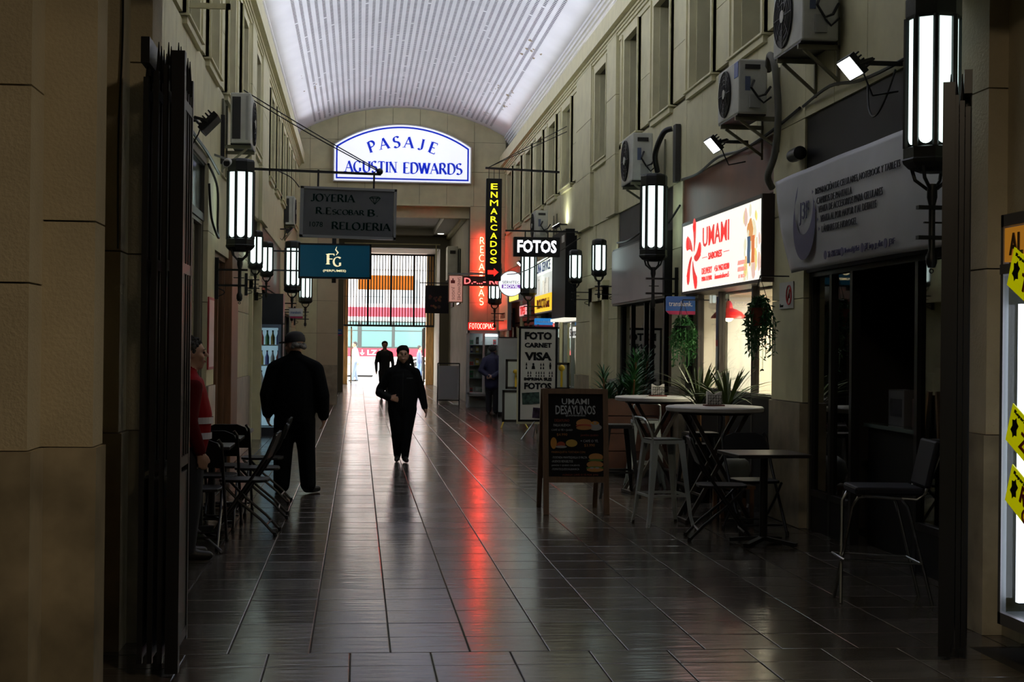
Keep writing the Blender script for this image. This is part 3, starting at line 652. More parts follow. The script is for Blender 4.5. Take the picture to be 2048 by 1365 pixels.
# --- shop with the blank grey sign
fascia(1, 18.35, 22.3, 3.06, 3.6, M('slate_panel', (.03, .03, .033), .5, var=(3, .3), spec=.2), 'fascia_board', 'dark slate panel above the blank grey sign')
gs = thing('lightbox_sign', 'unlit blank purple grey lightbox sign between two lanterns', 'sign', (3.76, 20.3, 2.62))
MB().box(.02, .3, -1.93, 1.93, -.42, .42).build('casing', BLACK, gs); MB().box(0, .03, -1.89, 1.89, -.39, .39).build('face_panel', M('dead_sign_face', (.22, .20, .22), .35, var=(1, .12)), gs)
shopfront(1, 18.35, 22.3, (21.5, 20.5, 20.1, 19.15), .25, 2.2, 'unlit glass shopfront under the blank grey sign')
# --- white door bay between the pair of small lanterns
dr = struct('door_1', 'tall cream framed doorway with tan door leaf on the right wall')
MB().box(3.87+.18, 3.87+.24, 23.2, 24.5, 0, 2.3).build('door_leaf', M('tan_door', (.40, .28, .12), .5, var=(3, .1)), dr)
b = MB()
for e in (23.12, 24.36): b.box(3.80, 4.05, e, e+.22, 0, 2.55)
b.box(3.80, 4.05, 23.12, 24.58, 2.33, 2.55); b.box(3.76, 4.05, 23.05, 24.65, 2.55, 2.63); b.build('door_frame', CREAM2, dr); MB().box(3.89, 4.2, 23.2, 24.5, 2.6, 3.62).build('over_panel', CREAM, dr)
dl = struct('door_2', 'cream framed doorway on the left wall')
b = MB()
for e in (22.9, 25.05): b.box(-1.60, -1.85, e, e+.15, 0, 2.55)
b.box(-1.60, -1.85, 22.9, 25.2, 2.4, 2.6); b.build('door_frame', CREAM2, dl); MB().box(-1.80, -1.95, 22.9, 25.2, 0, 3.62).build('recess_wall', CREAM, dl)
# --- photo shops further down on the right
bb = thing('sign_board', 'tall black blank board projecting beside the small lantern', 'sign', (3.70, 27.8, 2.95)); MB().box(0, .35, -.95, .92, -.83, .78).build('board', BLACKP, bb, bevel=.01); MB().box(-.004, 0, -.8, -.45, .55, .68).build('paper_note', WPAINT, bb)
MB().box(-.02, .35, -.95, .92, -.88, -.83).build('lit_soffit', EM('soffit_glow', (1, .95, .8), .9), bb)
shopfront(1, 26.6, 28.72, (27.65,), .8, 2.05, 'lit photo frame shop window below the black board', gm=GLASS, fm=GREYM, kick=M('shop_kick', (.25, .24, .2), .5))
sh = thing('display_wall', 'lit yellow and white display wall inside the frame shop', 'display', (4.5, 27.6, 0))
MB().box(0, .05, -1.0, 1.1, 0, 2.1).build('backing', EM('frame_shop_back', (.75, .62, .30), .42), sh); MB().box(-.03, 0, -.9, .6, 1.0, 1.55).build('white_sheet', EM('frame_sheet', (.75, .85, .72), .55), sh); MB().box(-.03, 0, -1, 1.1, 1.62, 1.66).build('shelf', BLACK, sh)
o = thing('window_script', 'white script lettering panel in the frame shop window', 'sign', (3.955, 27.5, 1.86)); MB().box(0, .005, -.55, .55, -.10, .10).build('backing', EM('script_back', (.9, .9, .85), .7), o); letter(o, 'Suma', (-.003, 0, 0), 'right', BLACK, width=.9, height=.14, bold=.0)
def lightbox(lab, y0, y1, z0, z1, m, d=-.12, t=.3):
    s = thing('lightbox_sign', lab, 'sign', (wx(1, d), (y0+y1)/2, (z0+z1)/2)); hy, hz = (y1-y0)/2, (z1-z0)/2
    MB().box(.01, t, -hy, hy, -hz, hz).build('casing', GREYM, s); MB().box(0, .02, -hy+.03, hy-.03, -hz+.03, hz-.03).build('face_panel', m, s); return s, hy, hz
kb, hy, hz = lightbox('bright lightbox with yellow film band and grey photo', 28.95, 31.95, 2.28, 3.42, EM('photo_face', (.70, .72, .66), .75))
MB().box(-.004, 0, -hy+.03, hy-.03, -hz+.03, -hz+.38).build('yellow_band', EM('film_yellow', (1, .62, .03), 1.0), kb); letter(kb, 'PRODUCTOS Kodak', (-.008, -.0, -hz+.2), 'right', M('sign_red_dark', (.25, .02, .02), .5), width=2.1, height=.2, bold=.02)
MB().box(-.004, 0, -hy+.03, hy-.03, hz-.34, hz-.03).build('white_band', EM('sign_white', (.92, 1, .86), .95), kb); letter(kb, 'LINA SERVICE', (-.008, 0, hz-.19), 'right', M('sign_blue', (.03, .06, .30), .5), width=2.2, height=.2, bold=.01)
b = MB()
for k in range(14):
    y = -1.3+2.6*random.random(); w_ = random.uniform(.05, .2); b.cur = k % 2; b.box(-.003, 0, y-w_, y+w_, -.17, random.uniform(.0, .22))
tag(b.build('printed_photo', [EM('ph_a', (.45, .42, .36), .55), EM('ph_b', (.8, .8, .74), .75)], kb), kind='stuff')
RB = M('red_board', (.42, .035, .02), .4)
fascia(1, 28.86, 32.2, 3.42, 3.6, CREAM, 'fascia_board', 'cream strip above the film lightbox', d0=.0)
fascia(1, 32.6, 35.6, 2.2, 3.6, RB, 'fascia_board', 'red fascia board beyond the film lightbox')
fascia(1, 36.0, 39.2, 2.2, 3.6, M('red_cream', (.40, .13, .07), .5, var=(1.5, .2)), 'fascia_board', 'faded red fascia board beside the end wall')
yb, hy, hz = lightbox('small glowing yellow lightbox sign over the red shop', 33.2, 35.2, 2.62, 2.92, EM('yellow_glow', (1, .70, .10), 1.6), d=-.35, t=.12); MB().bar((.1, 0, .1), (.36, 0, .1), .03, .03).build('arm', BLACK, yb)
rb2, hy, hz = lightbox('red and cream price board hanging low by the end wall', 36.6, 38.8, 2.0, 3.05, EM('cream_glow', (.55, .28, .16), .35), d=-.25, t=.1); MB().bar((.09, 0, .3), (.26, 0, .3), .03, .03).build('arm', BLACK, rb2)
MB().box(-.004, 0, -hy+.03, hy-.03, -hz+.03, -hz+.25).build('red_band', EM('red_glow_low', (.8, .07, .03), .55), rb2); letter(rb2, '67 829522', (-.006, 0, -.15), 'right', M('sign_red_dark'), width=1.2, height=.14)
rs, hy, hz = lightbox('small pink glowing lightbox under the yellow sign', 32.8, 34.3, 2.26, 2.55, EM('pink_glow', (1, .45, .45), .8), d=-.2, t=.1); MB().bar((.09, 0, 0), (.30, 0, 0), .03, .03).build('arm', BLACK, rs); letter(rs, 'TIPES', (-.008, 0, 0), 'right', EM('red_txt', (.8, .03, .03), .6), width=1.0, height=.18, bold=.03)
shopfront(1, 28.86, 32.2, (31.1, 30.0), .5, 2.1, 'photo shop front under the film lightbox', gm=GLASS, fm=GREYM)
shopfront(1, 32.6, 35.6, (34.6, 33.6), .4, 2.1, 'dim shopfront under the red fascia board', fm=M('red_frame', (.28, .03, .02), .4))
shopfront(1, 36.0, 39.2, (38.1, 37.1), .4, 2.1, 'dim shopfront beside the end wall on the right', fm=M('red_frame'))
area('photo_shop_light', (4.9, 30.5, 2.15), (0, 0, 0), 1, 2.6, 14, (1, .93, .75)); area('frame_shop_light', (4.25, 27.7, 2.15), (0, 0, 0), .4, 1.6, 7, (1, .95, .8)); area('red_shop_light', (4.9, 34.2, 2.15), (0, 0, 0), .8, 2, 6, (1, .35, .25))
# --- left side shops
fascia(-1, 13.7, 16.62, 3.52, 3.6, M('left_rail', (.20, .18, .13), .5), 'head_rail', 'thin rail above the dark transom on the left')
tr = thing('transom_window', 'dark glass transom above the left shop door', 'window', (-1.72, 15.2, 3.24))
MB().box(-.03, .0, -1.4, 1.4, -.28, .28).build('pane', M('transom_glass', (.02, .024, .022), .15), tr)
b = MB(); b.box(-.04, .03, -1.42, 1.42, .26, .32); b.box(-.04, .03, -1.42, 1.42, -.34, -.26); b.box(-.04, .03, 1.36, 1.42, -.3, .3); b.build('frame', M('dark_olive', (.07, .065, .05), .5), tr)
shopfront(-1, 13.7, 16.62, (14.6, 15.75), .2, 2.86, 'dark shopfront behind the left gate beside the man in red', fm=M('olive_frame', (.18, .16, .11), .5))
fascia(-1, 16.62, 16.64, .1, .2, CREAM, 'door_stop', 'small cream door stop at the left pier', 'door stop')
shopfront(-1, 17.45, 19.5, (18.6,), .2, 2.6, 'dark shop opening behind the big left lantern', fm=WOOD); fascia(-1, 17.45, 19.5, 2.66, 3.6, CREAM, 'fascia_board', 'cream fascia behind the big left lantern')
tag(MB().box(-1.62, -1.95, 19.5, 20.5, 0, 3.6).build('wooden_column', WOOD, bevel=.01), 'tall brown wooden column beside the left shop opening', 'column')
o = thing('poster', 'red framed pink poster on the left pier', 'poster', (-1.60, 16.95, 1.68)); MB().box(-.045, -.03, -.30, .30, -.40, .40).build('frame', M('poster_red', (.35, .02, .03), .4), o); MB().box(-.03, -.027, -.27, .27, -.37, .37).build('print', M('poster_pink', (.55, .42, .40), .4), o)
fascia(-1, 25.8, 32.0, 2.6, 3.6, M('olive_panel', (.10, .09, .065), .5), 'fascia_board', 'dark fascia above the drinks fridge on the left'); fascia(-1, 32.5, 37.3, 2.3, 3.6, CREAM, 'fascia_board', 'cream fascia far down the left wall')
shopfront(-1, 25.8, 32.0, (28.9,), .1, 2.55, 'dark shop front around the drinks fridge', skip=(0, 1)); shopfront(-1, 32.5, 37.3, (34.0, 35.6), .3, 2.25, 'far left shopfront below the cream fascia', gm=GLASS)
area('far_left_shop_light', (-2.6, 35, 2.15), (0, 0, 0), .8, 3, 6, (1, .95, .85))
fr = thing('drinks_fridge', 'lit glass door drinks fridge in the left shop', 'fridge', (-1.60, 26.15, 0), -PI/2)
b = MB(); b.box(-.55, -.50, -.30, .30, .1, 1.95); b.box(-.55, 0, -.30, -.27, .1, 1.95); b.box(-.55, 0, .27, .30, .1, 1.95); b.box(-.55, 0, -.30, .30, 1.92, 2.45); b.box(-.55, 0, -.30, .30, 0, .14); b.build('cabinet', M('fridge_dark', (.03, .035, .045), .4), fr)
for z in (.5, .85, 1.2, 1.55): MB().box(-.48, -.06, -.27, .27, z, z+.02).build('shelf', WPAINT, fr)
MB().box(-.50, -.49, -.27, .27, .15, 1.9).build('lit_back', EM('fridge_glow', (.45, .65, .80), .40), fr); MB().box(-.10, -.06, -.26, -.22, .2, 1.85).build('light_tube', EM('fridge_tube', (.85, .9, 1), 3), fr)
dr_ = MB().box(-.004, .004, -.26, .26, .14, 1.9).build('glass_door', GLASS, fr); b = MB(); b.box(-.02, .03, -.27, -.22, .14, 1.9); b.box(-.02, .03, .22, .27, .14, 1.9); b.box(-.02, .02, -.27, .27, 1.86, 1.92); b.build('door_frame', M('fridge_blue', (.20, .28, .40), .4), dr_)
ORD = ('first', 'second', 'third', 'fourth', 'fifth', 'sixth', 'seventh')
BC = [(.5, .06, .04), (.05, .25, .08), (.55, .4, .08), (.08, .1, .35), (.5, .5, .5)]
for si, z in enumerate((.52, .87, 1.22, 1.57)):
    for k in range(5):
        y = -.17+k*.095
        bt = thing('drink_bottle', '%s drink bottle, %s on the %s shelf of the lit fridge' % (('red', 'green', 'amber', 'blue', 'grey')[(si*3+k) % 5], ORD[k], ('lowest', 'second lowest', 'second highest', 'highest')[si]), 'bottle', (-1.60+y, 26.40, z), group='bottles in the drinks fridge')
        MB().lathe([(.035, 0), (.036, .13), (.015, .19), (.014, .23)], n=8).build('body', M('bottle_%d' % ((si*3+k) % 5), BC[(si*3+k) % 5], .2), bt, smooth=True); MB().lathe([(.016, .23), (.016, .25)], n=8).build('cap', BLACKP, bt)
# ================================================================== LANTERNS
def lantern(label, x, y, side, big=True, rot=0., z=2.68, group='wall lanterns', reach=None):
    t = thing('wall_lantern' if big else 'small_wall_lantern', label, 'lantern', (x, y, z), group=group)
    R0, H, c0, c1 = (.155, 1.0, .11, .86) if big else (.105, .52, .06, .44)
    n = 8 if big else 6; a0 = rot+PI/n
    core = MB(); core.lathe([(R0*.93, .03), (R0*.93, H-.02)], n=n, rot=a0); core.build('core', IRON, t)
    f = MB(); k_ = R0/.155
    f.lathe([(R0*.55, -.05*k_), (R0*.9, -.03*k_), (R0*1.10, .0), (R0*1.14, .02), (R0*1.10, .03*k_), (R0*1.10, c0*.82), (R0*.98, c0*.9)], n=n, rot=a0); f.build('base_collar', IRON, t)
    f = MB(); f.lathe([(R0*1.02, c1), (R0*1.06, c1+.02), (R0*1.06, H-.02), (R0*1.0, H), (R0*.6, H+.02)], n=n, rot=a0); f.build('cap', IRON, t)
    for k in range(n):
        a = a0+2*PI*k/n; p = (R0*math.cos(a), R0*math.sin(a)); w_ = .014*k_+.005
        MB().cyl((p[0], p[1], c0*.85), (p[0], p[1], c1+.01), w_, n=6).build('rib', IRON, t)
        am = a+PI/n; ap = R0*math.cos(PI/n)*.955; hw = R0*math.sin(PI/n)-.017*k_; tx, ty = -math.sin(am), math.cos(am); nx, ny = math.cos(am), math.sin(am)
        out = []
        for q in range(9):
            g = PI+PI*q/8; out.append((hw*math.cos(g), c0+hw+hw*math.sin(g)))
        out += [(hw, c1), (-hw, c1)]
        b = MB(); b.add([(nx*(ap+e)+tx*u, ny*(ap+e)+ty*u, v) for e in (-.006, .0) for u, v in out], [tuple(range(11)), tuple(range(21, 10, -1))]+[(i, (i+1) % 11, 11+(i+1) % 11, 11+i) for i in range(11)])
        b.build('pane', LAMP, t)
    # cradle, stem and wall bracket
    b = MB()
    for k in range(4):
        a = PI/4+k*PI/2; b.tube([(R0*.85*math.cos(a), R0*.85*math.sin(a), -.02), (R0*.7*math.cos(a), R0*.7*math.sin(a), -.09*k_), (.03*math.cos(a), .03*math.sin(a), -.15*k_)], .009*k_+.002, 6)
    b.build('cradle', IRON, t)
    L = .62 if big else .36
    stem = MB().lathe([(.022*k_, -L), (.034*k_, -L+.03), (.034*k_, -L+.07), (.02*k_, -L+.10), (.02*k_, -.25*k_), (.032*k_, -.20*k_), (.03*k_, -.12*k_)], n=10).build('stem', IRON, t, smooth=True)
    d = (reach if reach is not None else abs(wx(side, 0)-x))
    for zz_ in (-.26*k_, -.44*k_):
        MB().bar((-side*.09*k_, 0, zz_), (side*d, 0, zz_), .05*k_, .022*k_).build('bracket_arm', IRON, t)
    MB().bar((-side*.05, 0, -.35*k_), (side*.07, 0, -.35*k_), .02, .01).build('bracket_arm', IRON, t)
    MB().bar((side*(d-.012), 0, -.60*k_), (side*(d-.012), 0, -.12*k_), .022, .06).build('wall_plate', IRON, t)
    b = MB(); b.tube([(side*(d-.03)-side*.08*math.sin(q*PI/6), 0, -.47*k_-.10*k_*q/6) for q in range(7)], .006, 5); b.build('scroll', IRON, t)
    MB().tube([(.012*math.cos(q*PI/5), 0, -L-.02+.012*math.sin(q*PI/5)) for q in range(11)], .004, 5).build('ring', IRON, stem)
    return t
lantern('large lit lantern hanging close at the right in front of the banner', 3.40, 8.66, 1, rot=.12, reach=.47)
lantern('large lit lantern between the UMAMI sign and the blank grey sign', 3.56, 18.0, 1, rot=.39)
lantern('large lit lantern hanging under the FOTOS sign', 3.47, 30.7, 1, rot=.39)
lantern('large lit lantern beside the red RECARGAS neon', 3.38, 37.4, 1, rot=.39)
lantern('large lit lantern on the left pier below the left air conditioner', -1.37, 17.5, -1, rot=.12)
lantern('large lit lantern left of the perfume sign', -1.36, 30.9, -1, rot=.2)
lantern('large lit lantern below the perfume sign by the end wall', -1.36, 38.6, -1, rot=.39)
lantern('small lit lantern on the near side of the right doorway', 3.60, 22.4, 1, False, .2, group='small wall lanterns')
lantern('small lit lantern on the far side of the right doorway', 3.60, 24.9, 1, False, .2, group='small wall lanterns')
lantern('small lit lantern on the left wall, nearer of two behind the big lantern', -1.50, 22.0, -1, False, .2, group='small wall lanterns')
lantern('small lit lantern on the left wall, farther of two behind the big lantern', -1.48, 24.3, -1, False, .2, group='small wall lanterns')
# ================================================================== AIR CONDITIONERS
ACW = M('ac_casing', (.50, .51, .46), .5, var=(5, .15)); ACD = M('ac_grille', (.02, .02, .02), .6)
def ac_unit(label, xf, y0, z0, side, ln=.80, h=.55, dp=.28, var=0):
    t = thing('air_conditioner', label, 'air conditioner', (xf, y0, z0), group='wall air conditioners')
    s = side
    MB().box(0, s*dp, 0, ln, 0, h).build('casing', ACW, t, bevel=.015)
    cy = ln*.62; r = h*.44
    fan = MB().cyl((-s*.002, cy, h*.5), (-s*.012, cy, h*.5), r, n=32).build('fan_opening', ACD, t)
    b = MB()
    for q in (.98, .8, .62, .44): b.tube([(-s*.016, cy+r*q*math.cos(k*PI/14), h*.5+r*q*math.sin(k*PI/14)) for k in range(29)], .004, 4)
    for k in range(8): b.bar((-s*.016, cy, h*.5), (-s*.016, cy+r*math.cos(k*PI/4), h*.5+r*math.sin(k*PI/4)), .006, .006)
    b.build('fan_guard', BLACK, fan); MB().cyl((-s*.010, cy, h*.5), (-s*.024, cy, h*.5), r*.2, n=20).build('fan_hub', ACW, fan)
    if var == 1: MB().box(-s*.004, 0, .02, .16, h-.16, h-.02).build('brand_badge', M('badge_blue', (.04, .09, .35), .4), t)
    if s > 0:
        MB().box(s*.06, s*.20, -.012, 0, h*.82, h*.9).build('handle_recess', ACD, t); MB().box(s*.10, s*.20, -.03, 0, h*.10, h*.34).build('valve_cover', M('ac_cover', (.35, .36, .33), .5), t)
        MB().box(s*.06, s*.11, -.004, 0, h*.42, h*.68).build('rating_label', M('rating_blue', (.10, .13, .22), .5), t)
        b = MB(); b.tube([(s*.14, -.02, h*.6), (s*.10, -.07, h*.45), (s*.16, -.08, h*.28), (s*.24, -.04, h*.34), (s*.30, .0, h*.5)], .012, 6); b.tube([(s*.17, -.02, h*.3), (s*.22, -.06, h*.18), (s*.30, -.02, h*.30)], .010, 6); b.build('copper_pipes', BLACK, t)
    else:
        MB().box(s*.12, s*.22, -.006, 0, .05, h-.05).build('coil_grille', ACD, t); MB().box(s*.03, s*.06, -.01, 0, .04, h-.04).build('edge_strip', M('ac_cover', (.35,.36,.33)), t)
        b = MB(); b.cyl((s*.34, .02, h*.55), (s*.34, .02, -.25), .035); b.build('pipe_lagging', BLACK, t)
    wl = abs(wx(side, 0)-xf)
    for yy in (.12, ln-.12):
        b = MB(); b.bar((0, yy, -.03), (s*wl, yy, -.03), .03, .04); b.bar((s*.05, yy, -.05), (s*(wl-.01), yy, -.30), .025, .025, (0, 1, 0)); b.bar((s*(wl-.012), yy, -.34), (s*(wl-.012), yy, h*.9), .03, .02); b.build('wall_bracket', M('bracket_olive', (.22, .21, .14), .6), t)
    MB().box(0, s*dp, .04, ln-.04, -.012, 0).build('drip_tray', BLACK, t)
    return t
ac_unit('white air conditioner at the top right above the floodlight', 3.52, 11.75, 4.06, 1, .85, .60, .30)
ac_unit('air conditioner with blue badge above the cafe fascia', 3.45, 13.5, 3.74, 1, .80, .50, .27, 1)
ac_unit('dirty air conditioner above the big lantern on the right', 3.42, 18.7, 3.70, 1, .82, .60, .26)
ac_unit('air conditioner above the big lantern on the left', -1.30, 18.0, 3.95, -1, .80, .60, .24)
ac_unit('small distant air conditioner on the left wall behind the jewellery sign', -1.42, 33.0, 4.2, -1, .6, .62, .2)
ac_unit('distant air conditioner on the right above the FOTOS sign', 3.42, 29.2, 3.72, 1, .7, .55, .25)
t = thing('air_conditioner', 'far air conditioner in the hall beyond the arch', 'air conditioner', (2.72, 46.6, 3.66)); MB().box(0, .33, 0, .8, 0, 1.05).build('casing', ACW, t, bevel=.015); MB().box(.08, .25, -.012, 0, .82, .92).build('handle_recess', ACD, t); b = MB(); b.bar((0, .1, -.03), (.38, .1, -.03), .03, .04); b.bar((0, .7, -.03), (.38, .7, -.03), .03, .04); b.build('wall_bracket', GREYM, t)
# ================================================================== FLOODLIGHTS AND CAMERAS
def floodlight(label, x, y, z, side, lit=True, tilt=.75, sc=1.):
    t = thing('floodlight', label, 'floodlight', (x, y, z), group='wall floodlights'); t.rotation_euler = (0, 0, 0)
    R_ = Matrix.Rotation(side*tilt, 3, 'Y'); w_, h_ = .15*sc, .085*sc
    body = MB(); body.obox((0, 0, 0), (h_, w_, .022*sc), R_)
    for k in range(5): body.obox(R_@Vector((-h_*.7+k*h_*.35, 0, .04*sc)), (.006, w_*.85, .02*sc), R_)
    body.build('housing', BLACK, t)
    f = MB(); f.obox(R_@Vector((0, 0, -.0235*sc)), (h_*.88, w_*.9, .002), R_); f.build('lamp_glass', EM('flood_face', (.93, 1, 1), 9) if lit else M('dead_flood', (.05, .06, .06), .1), t)
    b = MB(); wl = abs(wx(side, 0)-x)
    for q in (-1, 1): b.bar((0, q*w_*1.05, 0), (side*.10*sc, q*w_*1.05, .03), .012, .025)
    b.bar((side*.10*sc, -w_*1.05, .03), (side*.10*sc, w_*1.05, .03), .025, .012); b.bar((side*.10*sc, 0, .03), (side*wl, 0, .03), .03, .03); b.build('yoke', BLACK, t)
    b = MB(); b.tube([(side*.06, 0, .02), (side*.10, -.02, -.10), (side*.16, .02, -.20), (side*(wl-.01), .05, -.16)], .007, 5); b.build('cable', BLACK, t)
    return t
floodlight('lit floodlight above the phone repair banner', 3.50, 10.45, 3.60, 1, tilt=.85)
floodlight('lit floodlight above the brown cafe fascia', 3.52, 14.75, 3.62, 1, tilt=.85)
floodlight('unlit black floodlight on the left wall above the transom', -1.36, 13.75, 3.55, -1, False, tilt=.8, sc=1.2)
floodlight('small far floodlight on the left wall near the perfume sign', -1.45, 31.5, 3.95, -1, False, tilt=.8)
floodlight('small lit floodlight over the red shop on the right', 3.55, 33.0, 3.42, 1, tilt=.8)
u = floodlight('upward floodlight washing the wall above the black board', 3.66, 27.9, 3.86, 1, True, tilt=2.6, sc=.8)
area('wall_wash', (3.68, 27.9, 3.92), (0, math.radians(180+12), 0), .12, .2, 5, (.95, 1, .85))
def camera_thing(label, x, y, z, side):
    t = thing('security_camera', label, 'security camera', (x, y, z)); b = MB(); b.cyl((0, -.09, -.02), (0, .09, .02), .045, n=14); b.build('housing', M('cam_white', (.45, .46, .45), .4), t, smooth=True); MB().cyl((0, -.093, -.0205), (0, -.088, -.02), .036, n=14).build('lens', BLACKP, t); MB().bar((0, .03, .04), (side*abs(wx(side, 0)-x), .05, .09), .025, .025).build('mount', GREYM, t)
camera_thing('small white security camera under the left air conditioner', -1.5, 17.2, 3.62, -1)
t = thing('security_camera', 'black cylinder camera on the pier beside the banner', 'security camera', (3.80, 12.95, 3.28)); MB().lathe([(.02, -.02), (.055, 0), (.06, .05), (.06, .24), (.03, .26)], n=16).build('housing', BLACK, t, smooth=True, rot=(PI/2, 0, 0)); MB().bar((.0, .0, 0), (.07, .0, 0), .05, .05).build('mount', BLACK, t)
# ================================================================== CABLES AND PIPES
def cable(nm, label, pts, r=.010, cat='cable', m=BLACK, n=6):
    P = [Vector(p) for p in pts]; Q = []
    for i in range(len(P)-1):
        p0, p1, p2, p3 = P[max(i-1, 0)], P[i], P[i+1], P[min(i+2, len(P)-1)]
        for k in range(6):
            s = k/6; Q.append(.5*((2*p1)+(p2-p0)*s+(2*p0-5*p1+4*p2-p3)*s*s+(3*p1-p0-3*p2+p3)*s**3))
    Q.append(P[-1]); return tag(MB().tube(Q, r, n).build(nm, m, smooth=True), label, cat)
cable('lagged_pipe', 'thick grey lagged pipe bending down the pier beside the UMAMI sign', [(3.74, 13.55, 4.15), (3.70, 13.35, 4.25), (3.70, 13.18, 4.10), (3.74, 13.2, 3.7), (3.74, 13.3, 3.35), (3.70, 13.38, 3.15), (3.76, 13.45, 3.05)], .032, 'pipe', M('lagging', (.14, .14, .12), .8), 10)
cable('wall_cable', 'black cable along the top of the brown cafe fascia', [(3.84, 17.7, 3.60), (3.83, 16.8, 3.57), (3.82, 15.8, 3.63), (3.83, 14.8, 3.58), (3.84, 13.8, 3.62), (3.85, 12.9, 3.70)], .016)
cable('wall_cable', 'black cable drooping over the dark panel above the banner', [(3.85, 12.8, 3.70), (3.80, 11.9, 3.72), (3.84, 11.3, 3.66), (3.84, 10.5, 3.64), (3.85, 9.0, 3.68)], .014)
cable('wall_cable', 'looped black cable under the lit floodlight over the banner', [(3.84, 10.5, 3.6), (3.80, 10.6, 3.40), (3.78, 10.75, 3.30), (3.80, 10.95, 3.38), (3.84, 11.1, 3.6)], .008)
cable('wall_cable', 'tangled black cable behind the big right lantern', [(3.84, 22.2, 3.15), (3.78, 20.8, 3.10), (3.84, 19.4, 3.22), (3.80, 18.4, 3.12), (3.84, 17.8, 3.30)], .014)
cable('lagged_pipe', 'black lagged pipe rising beside the dirty air conditioner', [(3.72, 18.6, 3.8), (3.66, 18.45, 4.0), (3.74, 18.35, 4.25), (3.84, 18.3, 4.3)], .035, 'pipe', BLACK, 10)
tag(MB().box(3.80, 3.86, 17.9, 18.05, 3.6, 4.3).build('cable_duct', M('duct', (.05, .05, .045), .7)), 'dark vertical duct on the wall above the big right lantern', 'duct')
cable('wall_cable', 'bundle of black cable hanging behind the big left lantern', [(-1.63, 16.4, 3.5), (-1.58, 16.9, 3.3), (-1.60, 17.2, 2.9), (-1.57, 17.0, 2.75), (-1.62, 16.7, 2.95), (-1.63, 16.5, 3.3)], .014)
cable('portal_cable', 'thin black cable running down the left entrance jamb', [(-1.205, 7.715, 3.6), (-1.20, 7.71, 3.1), (-1.215, 7.71, 2.6), (-1.21, 7.71, 2.03)], .006)
cable('wall_cable', 'black cable along the left wall above the transom', [(-1.60, 13.4, 3.62), (-1.61, 14.8, 3.60), (-1.60, 16.0, 3.57), (-1.60, 17.3, 3.5)], .016)
cable('roof_wire', 'thin wire sagging from the far right wall to the round sign', [(3.84, 26.0, 3.5), (3.5, 27.5, 3.25), (3.2, 31.0, 3.1), (2.7, 37.0, 3.42)], .010)
# ================================================================== HANGING SIGNS
# jewellery sign
js = thing('hanging_sign', 'dark grey hanging jewellery sign with green serif letters', 'sign', (-.17, 22, 3.50)); js.rotation_euler = (0, .016, 0)
MB().box(-.66, .66, 0, .09, -.345, .345).build('face_panel', M('slate_face', (.075, .080, .088), .35, var=(2, .15)), js)
b = MB(); b.box(-.70, .70, -.02, .11, .335, .37); b.box(-.70, .70, -.02, .11, -.37, -.335); b.box(-.70, -.65, -.02, .11, -.37, .37); b.box(.665, .70, -.02, .11, -.37, .37); b.build('frame', GREYM, js)
GRN = M('sign_green', (.002, .016, .013), .9, spec=.05)
def serif_line(s, cap, width, thick=.22, thin=.09):
    mb = MB(); x = 0
    for ch in s: x += serif_glyph(mb, ch, x, 0, cap, 1., 0, thick, thin)+.10*cap
    x -= .10*cap; k = width/x; mb.v = [(p[0]*k-width/2, p[1]-cap/2, p[2]) for p in mb.v]; return mb
def serif_put(par, s, loc, cap, width, m, **kw): return serif_line(s, cap, width, **kw).build('lettering', m, par, loc=loc, rot=FACE['cam'])
serif_put(js, 'JOYERIA', (-.23, -.003, .21), .105, .63, GRN); serif_put(js, 'R.E', (-.36, -.003, .02), .095, .22, GRN); serif_put(js, 'SCOBAR', (-.0, -.003, .008), .07, .46, GRN); serif_put(js, 'B.', (.36, -.003, .01), .095, .16, GRN)
serif_put(js, 'RELOJERIA', (.19, -.003, -.19), .105, .85, GRN); letter(js, '1078', (-.46, -.003, -.18), 'cam', GRN, width=.19, height=.075)
b = MB(); g = lambda x, z: (.38+x, -.003, .20+z)
for p, q in (((-.08, .03), (.08, .03)), ((-.08, .03), (0, -.06)), ((.08, .03), (0, -.06)), ((-.05, .05), (.05, .05)), ((-.08, .03), (-.05, .05)), ((.08, .03), (.05, .05)), ((-.03, .03), (0, -.06)), ((.03, .03), (0, -.06)), ((-.03, .03), (-.05, .05)), ((.03, .03), (.05, .05))): b.bar(g(*p), g(*q), .009, .003, (0, 1, 0))
b.build('diamond_emblem', GRN, js)
for x in (-.45, .36): MB().box(x-.014, x+.014, .03, .06, .36, .62).build('hanger', BLACK, js)
sg = thing('sign_bracket', 'long black iron arm carrying the jewellery sign', 'bracket', (-1.65, 22, 4.12)); MB().bar((0, .045, .0), (1.95, .045, -.04), .035, .035).build('arm', BLACK, sg); MB().sph((1.93, .045, 0), .05, 10, 6).build('knob', BLACK, sg)
for k in (0, 1): cable('guy_wire', ('upper' if k == 0 else 'lower')+' thin stay wire from the left wall to the jewellery sign arm', [(-1.64, 21.2, 5.12-.06*k), (-.7, 21.6, 4.62-.05*k), (.27, 22.04, 4.14-.02*k)], .008)
cable('sign_flex', 'thin drooping flex at the left of the jewellery sign', [(-1.2, 22.03, 4.10), (-1.0, 22.02, 4.0), (-.88, 22.0, 3.86)], .008)
